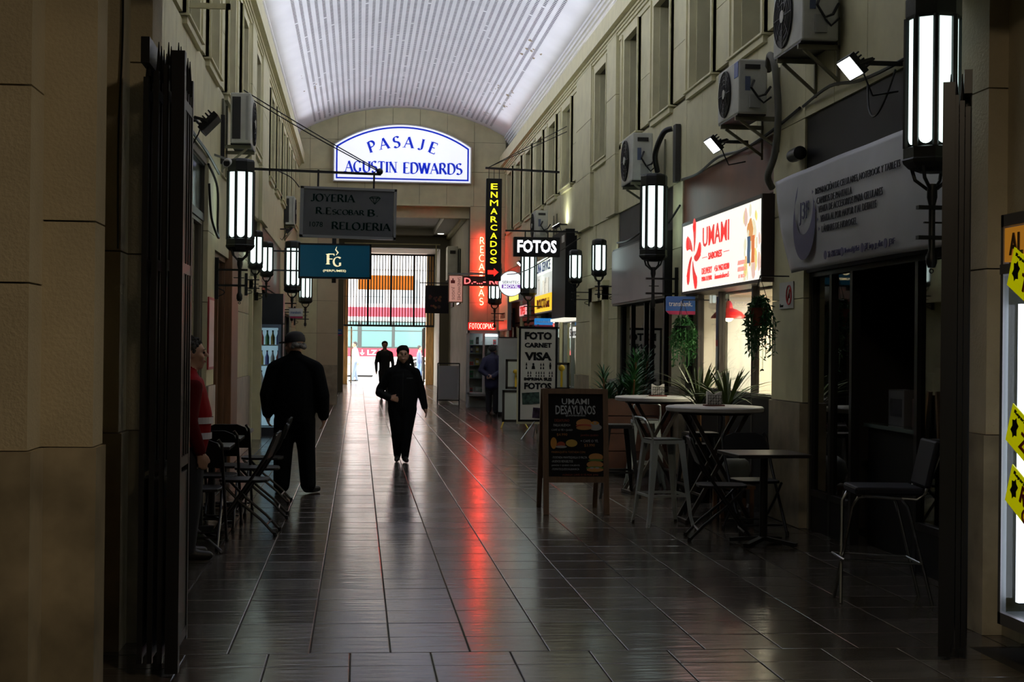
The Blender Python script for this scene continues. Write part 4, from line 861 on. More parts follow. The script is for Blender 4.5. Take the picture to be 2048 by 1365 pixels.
# perfume sign
pf = thing('hanging_sign', 'dark teal perfume sign with gold monogram', 'sign', (-.405, 25, 2.965))
MB().box(-.575, .575, 0, .12, -.27, .27).build('face_panel', M('teal_face', (.003, .045, .075), .3, emit=(.0, .05, .09), es=.30), pf)
b = MB(); b.box(-.60, .60, -.015, .14, .262, .29); b.box(-.60, .60, -.015, .14, -.29, -.262); b.box(-.60, -.572, -.015, .14, -.29, .29); b.box(.572, .60, -.015, .14, -.29, .29); b.build('frame', BLACK, pf)
GOLD = EM('gold_letters', (1, .85, .50), .85)
serif_put(pf, 'F', (-.07, -.003, .03), .17, .13, GOLD, thick=.2, thin=.09); serif_put(pf, 'G', (.045, -.003, -.01), .15, .14, GOLD, thick=.2, thin=.09)
letter(pf, '(PERFUMES)', (-.005, -.003, -.165), 'cam', GOLD, width=.38, height=.045, bold=.02)
b = MB(); b.tube([(.02, -.004, .10), (.05, -.004, .14), (.01, -.004, .19), (.03, -.004, .24)], [.006, .013, .010, .003], 6); b.build('smoke_curl', GOLD, pf)
MB().box(-.05, .02, .03, .09, .29, .40).build('hanger', BLACK, pf); MB().box(-.05, .02, .03, .09, -.36, -.29).build('hanger', BLACK, pf)
for z in (.155, -.165): MB().bar((-1.245, .06, z), (-.575, .06, z), .025, .025).build('wall_arm', BLACK, pf)
# arched illuminated name sign
ps = thing('arched_sign', 'illuminated white arched sign with blue lettering on the end wall', 'sign', (1.11, 39.86, 5.92))
def arch_poly(inset):
    w_ = 1.83-inset; zt = .98-inset*.6; tp = 1.555-inset; Rr = (w_*w_+(tp-zt)**2)/(2*(tp-zt)); cz = tp-Rr; am = math.asin(w_/Rr)
    return [(-w_, inset), (w_, inset)]+[(Rr*math.sin(a), cz+Rr*math.cos(a)) for a in [am-2*am*k/28 for k in range(29)]]
MB().prism(arch_poly(0), 'y', 0, .13).build('casing', M('sign_silver', (.6, .6, .6), .4, .3), ps); MB().prism(arch_poly(.03), 'y', -.004, .005).build('face_panel', EM('name_face', (.90, .93, 1.0), .82), ps)
BLUE = EM('name_blue', (.005, .03, .62), .55)
o_, i_ = arch_poly(.07), arch_poly(.115); n_ = len(o_); b = MB(); b.add([(p[0], -.006, p[1]) for p in o_]+[(p[0], -.006, p[1]) for p in i_], [(k, (k+1) % n_, n_+(k+1) % n_, n_+k) for k in range(n_)]); b.build('blue_border', BLUE, ps)
serif_put(ps, 'AGUSTIN', (-.83, -.007, .40), .285, 1.36, BLUE, thick=.24, thin=.08); serif_put(ps, 'EDWARDS', (.80, -.007, .39), .285, 1.56, BLUE, thick=.24, thin=.08)
mb = MB(); Rr = 2.3; x = 0
for k, ch in enumerate('PASAJE'):
    a = (k-2.5)*.135; adv = GL[ch][0]*.30; cx, cz = Rr*math.sin(a), .93-Rr+Rr*math.cos(a)
    serif_glyph(mb, ch, cx-adv/2*math.cos(a), cz+adv/2*math.sin(a), .29, 1.0, -a, .23, .085)
mb.build('lettering', BLUE, ps, loc=(0, -.007, 0), rot=FACE['cam'])
# vertical framing-shop sign
en = thing('hanging_sign', 'tall narrow black sign with yellow vertical letters and red arrow', 'sign', (2.56, 28.7, 3.83))
MB().box(-.15, .15, 0, .14, -.985, .985).build('casing', BLACKP, en, bevel=.01); YEL = EM('yellow_letters', (1, .88, .02), 1.15)
for k, ch in enumerate('ENMARCADOS'): letter(en, ch, (0, -.004, .83-.158*k), 'cam', YEL, height=.115, width=.13 if ch != 'M' else .155, bold=.015 if ch != 'M' else .0)
b = MB(); b.add([(-.11, -.004, -.86), (-.11, -.004, -.78), (.01, -.004, -.78), (.01, -.004, -.74), (.10, -.004, -.82), (.01, -.004, -.90), (.01, -.004, -.86)], [tuple(range(7))]); b.build('red_arrow', EM('arrow_red', (1, .03, .02), 1.2), en)
for x in (-.10, 0, .10): MB().cyl((x, .06, .98), (x, .06, 1.18), .006, n=6).build('hanger', BLACK, en)
sg = thing('sign_bracket', 'black iron arm above the tall framing sign', 'bracket', (3.87, 28.76, 5.0)); MB().bar((0, 0, -.03), (-1.48, 0, .02), .04, .04).build('arm', BLACK, sg); MB().bar((-.02, 0, -.25), (-.02, 0, .1), .03, .03).build('wall_plate', BLACK, sg)
for k in (0, 1): cable('guy_wire', ('upper' if k == 0 else 'lower')+' thin stay wire of the tall framing sign on the right', [(3.86, 28.0, 5.75-.1*k), (2.45, 28.74, 5.03)], .007)
# FOTOS sign
fo = thing('hanging_sign', 'black box sign with glowing white FOTOS letters', 'sign', (3.08, 26, 3.33)); MB().box(-.405, .405, 0, .16, -.17, .17).build('casing', BLACKP, fo, bevel=.008); letter(fo, 'FOTOS', (0, -.004, .005), 'cam', EM('white_letters', (.93, .95, 1), 1.3), width=.69, height=.225, bold=.035)
b = MB(); b.bar((-.55, .08, .28), (.79, .08, .28), .03, .03); b.bar((-.2, .08, .17), (-.2, .08, .28), .02, .02); b.bar((.2, .08, .17), (.2, .08, .28), .02, .02); b.build('arm', BLACK, fo)
# round repair sign
rs_ = thing('round_sign', 'round white sign with black and purple lettering', 'sign', (3.22, 31.8, 2.93)); MB().cyl((0, 0, 0), (0, .07, 0), .275, n=40).build('rim', M('rim_grey', (.2, .2, .2), .4), rs_); MB().cyl((0, -.004, 0), (0, .01, 0), .262, n=40).build('face_panel', EM('round_face', (.93, .96, 1), .95), rs_)
letter(rs_, 'SERVITEC', (.0, -.007, .03), 'cam', BLACK, width=.37, height=.06); MB().box(-.20, .20, -.006, -.004, -.10, -.02).build('purple_band', EM('purple', (.28, .10, .55), .5), rs_); letter(rs_, 'MOVIL', (0, -.009, -.06), 'cam', EM('round_txt', (.93, .96, 1), .9), width=.33, height=.065, bold=.02); MB().bar((.2, .04, 0), (.66, .04, 0), .03, .03).build('arm', BLACK, rs_)
# red neon RECARGAS
NEON = EM('neon_red', (1, .045, .025), 40.0)
rn = thing('neon_sign', 'vertical red neon RECARGAS lettering on the right end pillar', 'sign', (3.13, 39.90, 2.66)); b = MB()
for z in (.2, 1.0, 1.8): b.cyl((.12, .0, z), (.12, .10, z), .008, n=6)
b.build('standoff', GREYM, rn)
for k, ch in enumerate('RECARGAS'):
    st_, wd = neon_pts(ch, .175)
    b = MB()
    for q in st_: b.tube([(p[0]+.12-wd/2, 0, 1.67-.232*k+p[1]) for p in q], .011, 6)
    b.build('neon_letter', NEON, rn)
# red LED message board
le = thing('led_board', 'red LED message board across the right end pillar', 'sign', (3.0, 36.8, 3.20)); MB().box(-.46, .46, 0, .10, -.12, .12).build('casing', M('led_case', (.08, .012, .012), .4), le); letter(le, 'D.-...- Re', (0, -.004, 0), 'cam', EM('led_red', (1, .12, .12), 2.6), width=.86, height=.15, bold=.01)
b = MB(); b.bar((-.7, .05, .17), (.84, .05, .17), .03, .03); b.build('arm', GREYM, le)
# pink juice sign, dark picture sign
ju = thing('hanging_sign', 'small pink sign reading SANDWICHES JUGOS', 'sign', (2.50, 39.0, 3.09)); MB().box(-.19, .19, 0, .1, -.36, .36).build('frame', M('wood_frame', (.25, .12, .07), .5), ju); MB().box(-.165, .165, -.006, .01, -.335, .335).build('face_panel', EM('pink_face', (.75, .38, .30), .45), ju)
o = letter(ju, 'SANDWICHES', (.09, -.009, 0), 'cam', M('sign_red_dark'), width=.6, height=.08); o.rotation_euler = (PI/2, PI/2, 0); o = letter(ju, 'JUGOS', (-.07, -.009, -.12), 'cam', M('sign_red_dark'), width=.33, height=.09); o.rotation_euler = (PI/2, PI/2, 0)
b = MB(); b.box(-.13, -.02, -.010, -.007, .14, .22); b.box(-.09, -.06, -.010, -.007, .22, .27); b.build('sandwich_emblem', M('sign_red_dark'), ju); MB().bar((-.2, .05, .40), (1.37, .05, .40), .025, .025).build('arm', GREYM, ju)
dk = thing('hanging_sign', 'dark food picture sign hanging in the hall beyond the arch', 'sign', (2.18, 42, 2.90)); MB().box(-.32, .32, 0, .08, -.39, .39).build('casing', BLACKP, dk)
b = MB()
for k in range(16): x, z, r = random.uniform(-.22, .22), random.uniform(-.25, .1), random.uniform(.02, .06); b.cur = k % 3; b.add([(x+r*math.cos(q*PI/4), -.003-.0003*k, z+r*math.sin(q*PI/4)) for q in range(8)], [tuple(range(8))])
tag(b.build('food_print', [M('dk_red', (.16, .02, .01), .5), M('dk_or', (.20, .08, .015), .5), M('dk_br', (.08, .03, .015), .5)], dk), kind='stuff'); MB().bar((-.5, .04, .46), (.8, .04, .46), .03, .03).build('arm', BLACK, dk)
# card payment signs
TBB = M('card_blue', (.03, .12, .42), .4); TBR = M('card_red', (.50, .03, .12), .4)
def card_sign(label, x, y, z, w_, h_, glow=False, white=False, reach=None):
    t = thing('card_payment_sign', label, 'sign', (x, y, z), group='card payment signs'); r = .04
    base = WPAINT if white else (EM('card_blue_lit', (.02, .22, .60), .7) if glow else TBB)
    pl = [(-w_/2, -h_/2+r), (-w_/2+r, -h_/2), (w_/2, -h_/2), (w_/2, h_/2), (-w_/2+r*.4, h_/2), (-w_/2, h_/2-r*.4)]
    MB().prism(pl, 'y', 0, .012).build('plate', base, t)
    MB().prism([(-w_/2, -h_/2+r), (-w_/2+r, -h_/2), (w_/2, -h_/2), (w_/2, -h_/2+r)], 'y', -.002, .0).build('red_edge', TBR, t)
    letter(t, 'transbank.', (0, -.002, .02), 'cam', TBB if white else M('white_print'), width=w_*.8, height=h_*.28, bold=.0)
    reach = reach if reach is not None else 3.87-x
    MB().bar((0, .02, h_/2-.03), (reach, .02, h_/2-.03), .02, .02).build('arm', BLACK, t)
card_sign('blue card payment sign hanging under the UMAMI sign', 3.60, 16.6, 2.055, .335, .205)
card_sign('lit blue card payment sign above the FOTO CARNET stand', 3.58, 29.0, 2.06, .36, .17, True)
card_sign('white card payment sign below the left lanterns', -1.24, 30.0, 2.20, .27, .2, white=True, reach=-.42)
card_sign('small blue card payment sign beside the dark left end pillar', -.62, 46.0, 1.98, .24, .2, reach=-.34)
# no smoking plate
ns = thing('no_smoking_sign', 'small white no smoking plate on the pier beside the banner', 'sign', (3.862, 13.30, 2.06)); MB().box(-.004, .004, -.22, .22, -.12, .12).build('plate', M('plate_white', (.55, .55, .52), .5), ns)
b = MB(); b.tube([(-.007, -.10+.075*math.cos(q*PI/12), .0+.085*math.sin(q*PI/12)) for q in range(25)], .007, 5); b.tube([(-.007, -.15, .06), (-.007, -.05, -.06)], .006, 5); b.build('red_ring', M('ban_red', (.5, .02, .02), .5), ns); MB().box(-.008, -.004, -.115, -.10, -.03, .05).build('cigarette', BLACKP, ns); letter(ns, 'Fumar', (-.006, .13, -.09), 'right', BLACKP, width=.10, height=.03)
# ================================================================== FURNITURE
TUBEB = M('black_tube', (.008, .008, .009), .3, .0, spec=.4)
def folding_chair(label, loc, rz, group):
    """forward is local +X"""
    t = thing('folding_chair', label, 'chair', loc, rz, group)
    for s in (-1, 1):
        y = s*.205
        MB().tube([(.24, y, .01), (-.10, y, .50), (-.20, y, .66), (-.26, y*.98, .80), (-.265, y*.85, .835)], .013, 8).build('front_leg', TUBEB, t, smooth=True); fl_ = put.last
        MB().tube([(.17, y*.86, .435), (.02, y*.86, .28), (-.16, y*.86, .13), (-.27, y*.86, .012)], .012, 8).build('rear_leg', TUBEB, t, smooth=True); rl_ = put.last
        MB().cyl((.245, y, 0), (.238, y, .03), .016, n=8).build('foot_cap', BLACKP, fl_); MB().cyl((-.275, y*.86, 0), (-.268, y*.86, .03), .016, n=8).build('foot_cap', BLACKP, rl_)
    b = MB(); n = 14; top = []
    for k in range(n):
        a = 2*PI*k/n; top.append((.0+.205*abs(math.cos(a))**.5*math.copysign(1, math.cos(a)), .185*abs(math.sin(a))**.5*math.copysign(1, math.sin(a))))
    b.prism(top, 'z', .432, .455); b.build('seat', BLACKP, t, bevel=.006)
    b = MB(); out = [(-.20, .62), (.20, .62), (.205, .74), (.17, .81), (.10, .838), (-.10, .838), (-.17, .81), (-.205, .74)]
    V = [(-.185-.09*(z-.62)/.22+dx-.02*(1-(y/.2)**2)*0, y, z) for dx in (-.012, .012) for y, z in out]; m = len(out)
    b.add(V, [tuple(range(m)), tuple(range(2*m-1, m-1, -1))]+[(k, (k+1) % m, m+(k+1) % m, m+k) for k in range(m)]); b.build('backrest', BLACKP, t, bevel=.004)
    b = MB(); b.cyl((.17, -.19, .08), (.17, .19, .08), .008, n=8); b.build('stretcher', TUBEB, t); b = MB(); b.cyl((-.20, -.17, .09), (-.20, .17, .09), .008, n=8); b.build('stretcher', TUBEB, t)
    return t
LC = 'folding chairs on the left'; RC = 'folding chairs of the cafe'
folding_chair('folding chair seen from behind at the left gate, nearest of the row', (-1.22, 11.75, 0), PI/2, LC)
folding_chair('folding chair seen from behind at the left wall, second of the row', (-1.20, 12.95, 0), PI/2, LC)
folding_chair('folding chair seen from behind at the left wall, farthest of the row', (-1.18, 14.0, 0), PI/2, LC)
folding_chair('folding chair in profile at the left tables, nearest the camera', (-.92, 12.55, 0), PI-.06, LC)
folding_chair('folding chair in profile at the left tables, middle one', (-.90, 13.75, 0), PI+.03, LC)
folding_chair('folding chair in profile at the left tables, beside the man in the cap', (-.93, 15.0, 0), PI-.04, LC)
folding_chair('black folding chair facing the low square table on the right', (2.98, 12.1, 0), -.12, RC)
folding_chair('black folding chair behind the low square table by the pier', (3.38, 12.55, 0), -PI/2+.1, RC)
def pedestal_table(label, loc, w_, h, rz=0):
    t = thing('pedestal_table', label, 'table', loc, rz, 'square pedestal tables')
    MB().box(-w_/2, w_/2, -w_/2, w_/2, h-.028, h).build('tabletop', M('dark_top', (.022, .018, .016), .3, var=(4, .2)), t, bevel=.006); MB().cyl((0,0,.05), (0,0,h-.028), .032, n=12).build('column', BLACK, t)
    for k in range(4):
        a = PI/4+k*PI/2; MB().bar((0, 0, .055), (w_*.48*math.cos(a), w_*.48*math.sin(a), .02), .05, .03).build('foot', BLACK, t)
    MB().box(-.12, .12, -.12, .12, h-.04, h-.028).build('top_plate', BLACK, t)
    return t
pedestal_table('low square black table in front of the right pier', (3.24, 11.75, 0), .60, .74, .05)
pedestal_table('small dark table at the left, nearest the gate', (-1.26, 12.25, 0), .52, .75)
pedestal_table('small dark table at the left, between the folding chairs', (-1.26, 13.3, 0), .52, .75)
pedestal_table('small dark table at the left, farthest along the wall', (-1.26, 14.45, 0), .52, .75)
# metal bar stools
SIL = M('galvanised', (.50, .56, .56), .38, .35); DKM = M('dark_stool', (.025, .026, .028), .35, .5)
def bar_stool(label, loc, rz, m, back=True):
    t = thing('bar_stool', label, 'stool', loc, rz, 'metal bar stools'); H = .76
    b = MB(); q = [(.155, .13), (.13, .155), (-.13, .155), (-.155, .13), (-.155, -.13), (-.13, -.155), (.13, -.155), (.155, -.13)]
    b.prism(q, 'z', H-.035, H-.004); b.build('seat_rim', m, t); MB().prism([(x*.94, y*.94) for x, y in q], 'z', H-.004, H+.006).build('seat', M('stool_pad', (.03, .028, .027), .4), t)
    for sx in (-1, 1):
        for sy in (-1, 1):
            b = MB(); w0, w1 = .055, .026
            tp, bt = Vector((sx*.145, sy*.145, H-.03)), Vector((sx*.205, sy*.205, .0)); mid = tp.lerp(bt, .86)
            for p, wv in ((tp, w0), (mid, w1), (bt+Vector((sx*.012, sy*.012, 0)), w1*.85)):
                b.v += [tuple(p), tuple(p+Vector((-sx*wv, 0, 0))), tuple(p+Vector((-sx*wv, sy*.006, 0))), tuple(p+Vector((sx*.006, sy*.006, 0))), tuple(p+Vector((sx*.006, -sy*wv, 0))), tuple(p+Vector((0, -sy*wv, 0)))]
            for k in range(2):
                for i in range(6): b.f.append((k*6+i, k*6+(i+1) % 6, k*6+6+(i+1) % 6, k*6+6+i)); b.mi.append(0)
            b.f += [(0, 1, 2, 3, 4, 5), (12, 13, 14, 15, 16, 17)]; b.mi += [0, 0]
            lg_ = b.build('leg', m, t); MB().cyl((bt.x, bt.y, 0), (bt.x, bt.y, .02), .016, n=8).build('foot_cap', BLACKP, lg_)
    for z in (.27,):
        k = .145+(.06)*(1-z/H)
        for a, c in (((-k, -k), (k, -k)), ((k, -k), (k, k)), ((k, k), (-k, k)), ((-k, k), (-k, -k))): MB().bar((*a, z), (*c, z), .008, .022).build('footrest', m, t)
    b = MB()
    for s in (-1, 1): b.bar((s*.15, s*.0+.02, H-.06), (s*.10, 0, H-.03), .01, .03)
    b = MB(); 
    if back:
        b.tube([(-.14, -.14, H-.03), (-.165, -.155, H+.06), (-.215, -.145, H+.17), (-.225, -.11, H+.19), (-.228, 0, H+.193), (-.225, .11, H+.19), (-.215, .145, H+.17), (-.165, .155, H+.06), (-.14, .14, H-.03)], .010, 8); b.build('back_hoop', m, t, smooth=True)
    return t
bar_stool('silver metal bar stool standing in front between board and cafe tables', (2.70, 13.12, 0), .15, SIL)
bar_stool('silver metal bar stool behind the far bar table', (3.24, 16.75, 0), PI/2-.1, SIL)
bar_stool('black metal bar stool half hidden behind the breakfast board', (2.72, 15.6, 0), .0, DKM, False)
bar_stool('black metal bar stool behind the near bar table', (3.28, 14.15, 0), PI/2+.05, DKM)
def bar_table(label, loc, r=.43, h=1.05, rz=0.):
    t = thing('bar_table', label, 'table', loc, rz, 'round bar tables')
    MB().lathe([(r-.03, h-.055), (r, h-.045), (r+.004, h-.015), (r-.01, h-.003), (r-.04, h)], n=40).build('tabletop', M('grey_plastic', (.42, .42, .40), .45, var=(8, .08)), t, smooth=True); MB().lathe([(r*.75, h-.075), (r*.75, h-.055)], n=32).build('top_rim', BLACKP, t)
    for s in (-1, 1):
        for k in (-1, 1):
            MB().bar((s*.30, k*.16, .0), (-s*.26, k*.16, h-.06), .035, .03, (0, 1, 0)).build('leg', M('brown_tube', (.05, .042, .038), .4, .4), t)
        MB().bar((s*.30, -.19, .02), (s*.30, .19, .02), .03, .03).build('foot_bar', M('brown_tube'), t); MB().bar((s*.16, -.16, .25), (s*.16, .16, .25), .02, .02).build('cross_bar', M('brown_tube'), t)
    return t
bar_table('round grey bar table nearer the camera with a napkin holder', (3.22, 13.35, 0), .44, 1.05, .05); bar_table('round grey bar table farther back with a napkin holder', (3.20, 16.0, 0), .43, 1.05, .1)
for (x, y, lab) in ((3.20, 13.30, 'napkin holder on the near bar table'), (3.22, 15.95, 'napkin holder on the far bar table')):
    nk = thing('napkin_holder', lab, 'napkin holder', (x, y, 1.05)); b = MB()
    MB().box(-.09, .09, -.05, .05, 0, .012).build('mat', M('mat_red', (.18, .05, .04), .6), nk)
    for s in (-1, 1):
        b = MB()
        for k in range(6): b.bar((-.06+.024*k, s*.035, .012), (-.06+.024*k, s*.035, .10), .004, .003)
        for z in (.02, .045, .07, .098): b.bar((-.062, s*.035, z), (.062, s*.035, z), .004, .003)
        for k in range(5): b.bar((-.06+.024*k, s*.035, .02+.025*(k % 3)), (-.036+.024*k, s*.035, .045+.025*(k % 3)), .004, .003)
        b.build('patterned_side', BLACK, nk)
    for s in (-1, 1): MB().prism([(-.065, .012), (.065, .012), (.065, .135), (0, .10), (-.065, .135)], 'y', s*.028-.004, s*.028+.004).build('napkins', M('napkin_white', (.70, .69, .66), .8), nk)
# tall chair with tubular legs in the dark
hc = thing('tall_chair', 'dark tall chair with thin chrome legs in front of the phone shop', 'chair', (3.29, 9.12, 0), -.12)
CH = M('dull_chrome', (.35, .37, .38), .25, 1.0)
for s in (-1, 1):
    MB().tube([(-.30, s*.02-.13*s-.06, .0), (-.23, s*.16, .60), (-.20, s*.17, .655), (-.15, s*.17, .67), (.06, s*.17, .655), (.11, s*.16, .60), (.26, s*.17, 0)], .011, 8).build('leg_frame', CH, hc, smooth=True)
    MB().tube([(-.18, s*.17, .665), (.16, s*.17, .645), (.21, s*.17, .68), (.27, s*.17, .84), (.31, s*.16, .95)], .010, 8).build('back_tube', CH, hc, smooth=True)
MB().tube([(-.28, -.17, .27), (-.29, .17, .27), (.18, .17, .25), (.19, -.17, .25), (-.28, -.17, .27)], .008, 6).build('foot_ring', CH, hc)
MB().box(-.22, .20, -.19, .19, .67, .72).build('seat', M('navy_vinyl', (.006, .007, .013), .55, spec=.2), hc, bevel=.015)
b = MB(); b.obox((.255, 0, .86), (.02, .19, .15), Matrix.Rotation(.22, 3, 'Y')); b.build('backrest', M('navy_vinyl'), hc, bevel=.015)
# ================================================================== BOARDS AND STANDS
bd = thing('sandwich_board', 'wooden sandwich board with the breakfast menu on black', 'board', (2.045, 13.9, 0), -.0)
lean = Matrix.Rotation(-math.atan(.30/1.17), 3, 'X')
def fr(mb, x0, x1, z0, z1, y0=-.02, y1=.02, back=False):
    R_ = Matrix.Rotation(-.14, 3, 'X') if not back else Matrix.Rotation(.22, 3, 'X'); off = Vector((0, 0, 0)) if not back else Vector((0, .66, 0))
    vs_ = []
    for z in (z0, z1):
        for x, y in ((x0, y0), (x1, y0), (x1, y1), (x0, y1)): vs_.append(tuple(R_@Vector((x, y, z))+off))
    return mb.add(vs_, [(3,2,1,0),(4,5,6,7),(0,1,5,4),(1,2,6,5),(2,3,7,6),(3,0,4,7)])
WF = M('board_wood', (.14, .075, .035), .5, var=(8, .25), stretch=(3, 3, .4))
for s in (-1, 1): fr(MB(), s*.285-.025, s*.285+.025, 0, 1.185).build('leg', WF, bd)
fr(MB(), -.26, .26, 1.135, 1.185).build('top_rail', WF, bd); fr(MB(), -.26, .26, .30, .355).build('bottom_rail', WF, bd); fr(MB(), -.26, .26, .355, 1.135, -.005, .01).build('black_panel', M('chalk_black', (.006, .006, .007), .6, spec=.15), bd)
for s in (-1, 1): fr(MB(), s*.275-.022, s*.275+.022, 0, 1.20, back=True).build('rear_leg', WF, bd)
fr(MB(), -.26, .26, .30, 1.16, -.005, .01, back=True).build('rear_panel', M('chalk_black'), bd)
def bd_txt(s, x, z, w_, h, m, bold=0.):
    o = letter(bd, s, (x, z*math.sin(.14)-.0075, z*math.cos(.14)), 'cam', m, width=w_, height=h, bold=bold, ext=.001); o.rotation_euler = (PI/2-.14, 0, 0); return o
CW_ = M('chalk_white', (.42, .45, .46), .7); CR = M('chalk_red', (.28, .05, .02), .7); CO = M('chalk_orange', (.40, .16, .03), .7)
bd_txt('UMAMI', .0, 1.065, .26, .055, CW_, .01); bd_txt('DESAYUNOS', .0, .985, .38, .085, CW_, .015); bd_txt('@UMAMISABORES5', .0, .93, .19, .02, CW_)
bd_txt('DESAYUNO', -.13, .885, .14, .026, CR); bd_txt('PAILA HUEVO+', -.13, .84, .16, .024, CW_); bd_txt('CAFÉ O TÉ + JUGO', -.13, .795, .20, .026, CW_); bd_txt('$4.990', -.13, .75, .10, .028, CO)
bd_txt('JAMÓN QUESO', .13, .745, .17, .026, CR); bd_txt('+ CAFÉ O TÉ.', .13, .695, .17, .028, CW_); bd_txt('$3.990', .13, .65, .10, .03, CO)
bd_txt('MARRAQUETA TOSTADA CON:', -.07, .585, .32, .022, CO); bd_txt('-TOSTADA MANTEQUILLA O PALTA', -.06, .535, .33, .024, CW_); bd_txt('-HUEVOS REVUELTOS', -.13, .50, .20, .022, CW_); bd_txt('-JAMÓN Y QUESO CALIENTE', -.10, .462, .27, .022, CW_); bd_txt('-TOMATE/QUESO/ALBAHACA', -.10, .425, .26, .022, CW_); bd_txt('AGREGA CAFÉ O TÉ POR $990', .04, .375, .34, .022, CR)
b = MB(); R14 = Matrix.Rotation(-.14, 3, 'X')
def blob(x, z, rx, rz_, mi, e=0):
    b.cur = mi; b.add([tuple(R14@Vector((x+rx*math.cos(k*PI/8), -.0062-e*.0004, z+rz_*math.sin(k*PI/8)))) for k in range(16)], [tuple(range(16))])
blob(.08, .86, .075, .040, 0); blob(.08, .835, .08, .016, 2, 1); blob(.08, .815, .075, .02, 0, 2); blob(.19, .82, .06, .03, 3); blob(.185, .85, .042, .03, 3, 1); blob(.185, .862, .038, .016, 1, 2); blob(.185, .862, .014, .008, 3, 3)
blob(-.21, .67, .03, .055, 1); blob(-.14, .655, .04, .03, 2); blob(-.14, .635, .055, .012, 3, 1); blob(-.04, .67, .055, .035, 4); blob(.19, .54, .07, .035, 0); blob(.19, .51, .075, .012, 5, 1); blob(.18, .47, .08, .035, 0, 1); blob(.18, .435, .085, .018, 5, 2); blob(.18, .42, .08, .02, 0, 3); blob(.15, .437, .02, .008, 3, 4); blob(.20, .437, .02, .008, 3, 4)
tag(b.build('food_drawing', [M('bun', (.45, .20, .05), .6), M('juice', (.55, .24, .03), .6), M('tea', (.35, .05, .02), .6), M('cup', (.30, .30, .30), .6), M('waffle', (.5, .32, .05), .6), M('lettuce', (.08, .18, .03), .6)], bd), kind='stuff')
# photo service stand
fs = thing('banner_stand', 'tall white FOTO CARNET VISA banner stand on a tripod', 'banner stand', (3.06, 25.5, 0), .03)
MB().box(-.30, .30, 0, .012, .32, 1.92).build('banner_sheet', M('banner_cream', (.74, .71, .60), .6), fs); b = MB(); b.box(-.335, .335, -.006, .0, 1.89, 1.93); b.box(-.335, .335, -.006, 0, .30, .335); b.box(-.335, -.30, -.006, 0, .30, 1.93); b.box(.30, .335, -.006, 0, .30, 1.93); b.build('black_border', BLACKP, fs)
MB().box(-.36, .36, .0, .02, .26, .30).build('bottom_rail', CREAM2, fs); MB().box(-.36, -.335, .01, .02, .30, 1.9).build('side_edge', CREAM2, fs); MB().cyl((0, .05, .1), (0, .05, 1.97), .012).build('mast', STEEL, fs)
for a in (-2.4, -.75, 1.57): MB().cyl((0, .05, .36), (.42*math.cos(a), .05+.42*math.sin(a), .01), .010).build('tripod_leg', STEEL, fs)
for s, z, h, w_ in (('FOTO', 1.77, .135, .47), ('CARNET', 1.61, .085, .47), ('VISA', 1.42, .145, .47), ('IMPRIMA SUS', 1.03, .055, .48), ('FOTOS', .91, .115, .47)): letter(fs, s, (0, -.004, z), 'cam', BLACKP, width=w_, height=h, bold=.05)
b = MB()
def fig(x, z, h): b.add([(x-h*.28, -.003, z), (x+h*.28, -.003, z), (x+h*.2, -.003, z+h*.5), (x+.0, -.003, z+h*.62), (x-h*.2, -.003, z+h*.5)], [(0,1,2,3,4)]); b.add([(x+h*.16*math.cos(k*PI/4), -.003, z+h*.76+h*.2*math.sin(k*PI/4)) for k in range(8)], [tuple(range(8))])
for x, n_, s_, h in ((-.20, 2, 1, .055), (.05, 2, 2, .05)):
    for r in range(n_):
        for k in range(s_): fig(x+.045*k, 1.20+.06*r, h)
fig(-.08, 1.20, .11)
for k in range(4):
    for r in range(2): fig(-.03+.045*k, 1.07+.05*r, .042)
for x in (-.17, .20):
    for k in range(2):
        for r in range(2): fig(x+.045*k, 1.07+.05*r, .045)
b.box(.20, .225, -.004, -.003, 1.20, 1.28); b.box(.195, .23, -.004, -.003, 1.235, 1.285); b.add([(.2125+.013*math.cos(k*PI/4), -.004, 1.30+.016*math.sin(k*PI/4)) for k in range(8)], [tuple(range(8))])
tag(b.build('portrait_icons', BLACKP, fs), kind='stuff')
for x, z, w_, h, rl, m_ in ((-.12, .70, .30, .20, .06, (.05, .09, .07)), (-.02, .45, .13, .18, -.08, (.05, .03, .06)), (.20, .78, .12, .09, .2, (.12, .06, .04)), (.20, .60, .13, .12, .25, (.04, .05, .04))):
    o = MB().box(-w_/2, w_/2, -.008, -.004, -h/2, h/2).build('sample_photo', M('ph_%d' % int(z*100), m_, .3, var=(14, .9)), fs, loc=(x, 0, z)); o.rotation_euler = (0, -rl, 0)
# white roll-up panel and framed certificates by the photo shop
ru = thing('rollup_panel', 'blank white roll-up backdrop beside the man in navy', 'backdrop', (3.42, 34.0, 0)); MB().box(-.24, .22, 0, .01, .1, 1.80).build('sheet', M('rollup_white', (.50, .54, .49), .6), ru); MB().box(-.25, .23, -.03, .04, .0, .1).build('base', BLACK, ru); MB().box(-.25, .23, -.01, .02, 1.79, 1.81).build('top_bar', BLACK, ru)
def easel(label, loc, w_, h, z0):
    t = thing('certificate_frame', label, 'picture frame', loc, 0); f = .045
    b = MB(); b.box(-w_/2, w_/2, 0, .03, z0, z0+f); b.box(-w_/2, w_/2, 0, .03, z0+h-f, z0+h); b.box(-w_/2, -w_/2+f, 0, .03, z0, z0+h); b.box(w_/2-f, w_/2, 0, .03, z0, z0+h); b.build('frame', M('frame_dark', (.03, .024, .02), .4), t)
    MB().box(-w_/2+f, w_/2-f, .01, .02, z0+f, z0+h-f).build('print', M('cert_paper', (.48, .50, .44), .6), t)
    return t
t = easel('lower framed certificate leaning on an easel behind the photo stand', (3.02, 29.0, 0), .46, .62, .12); 
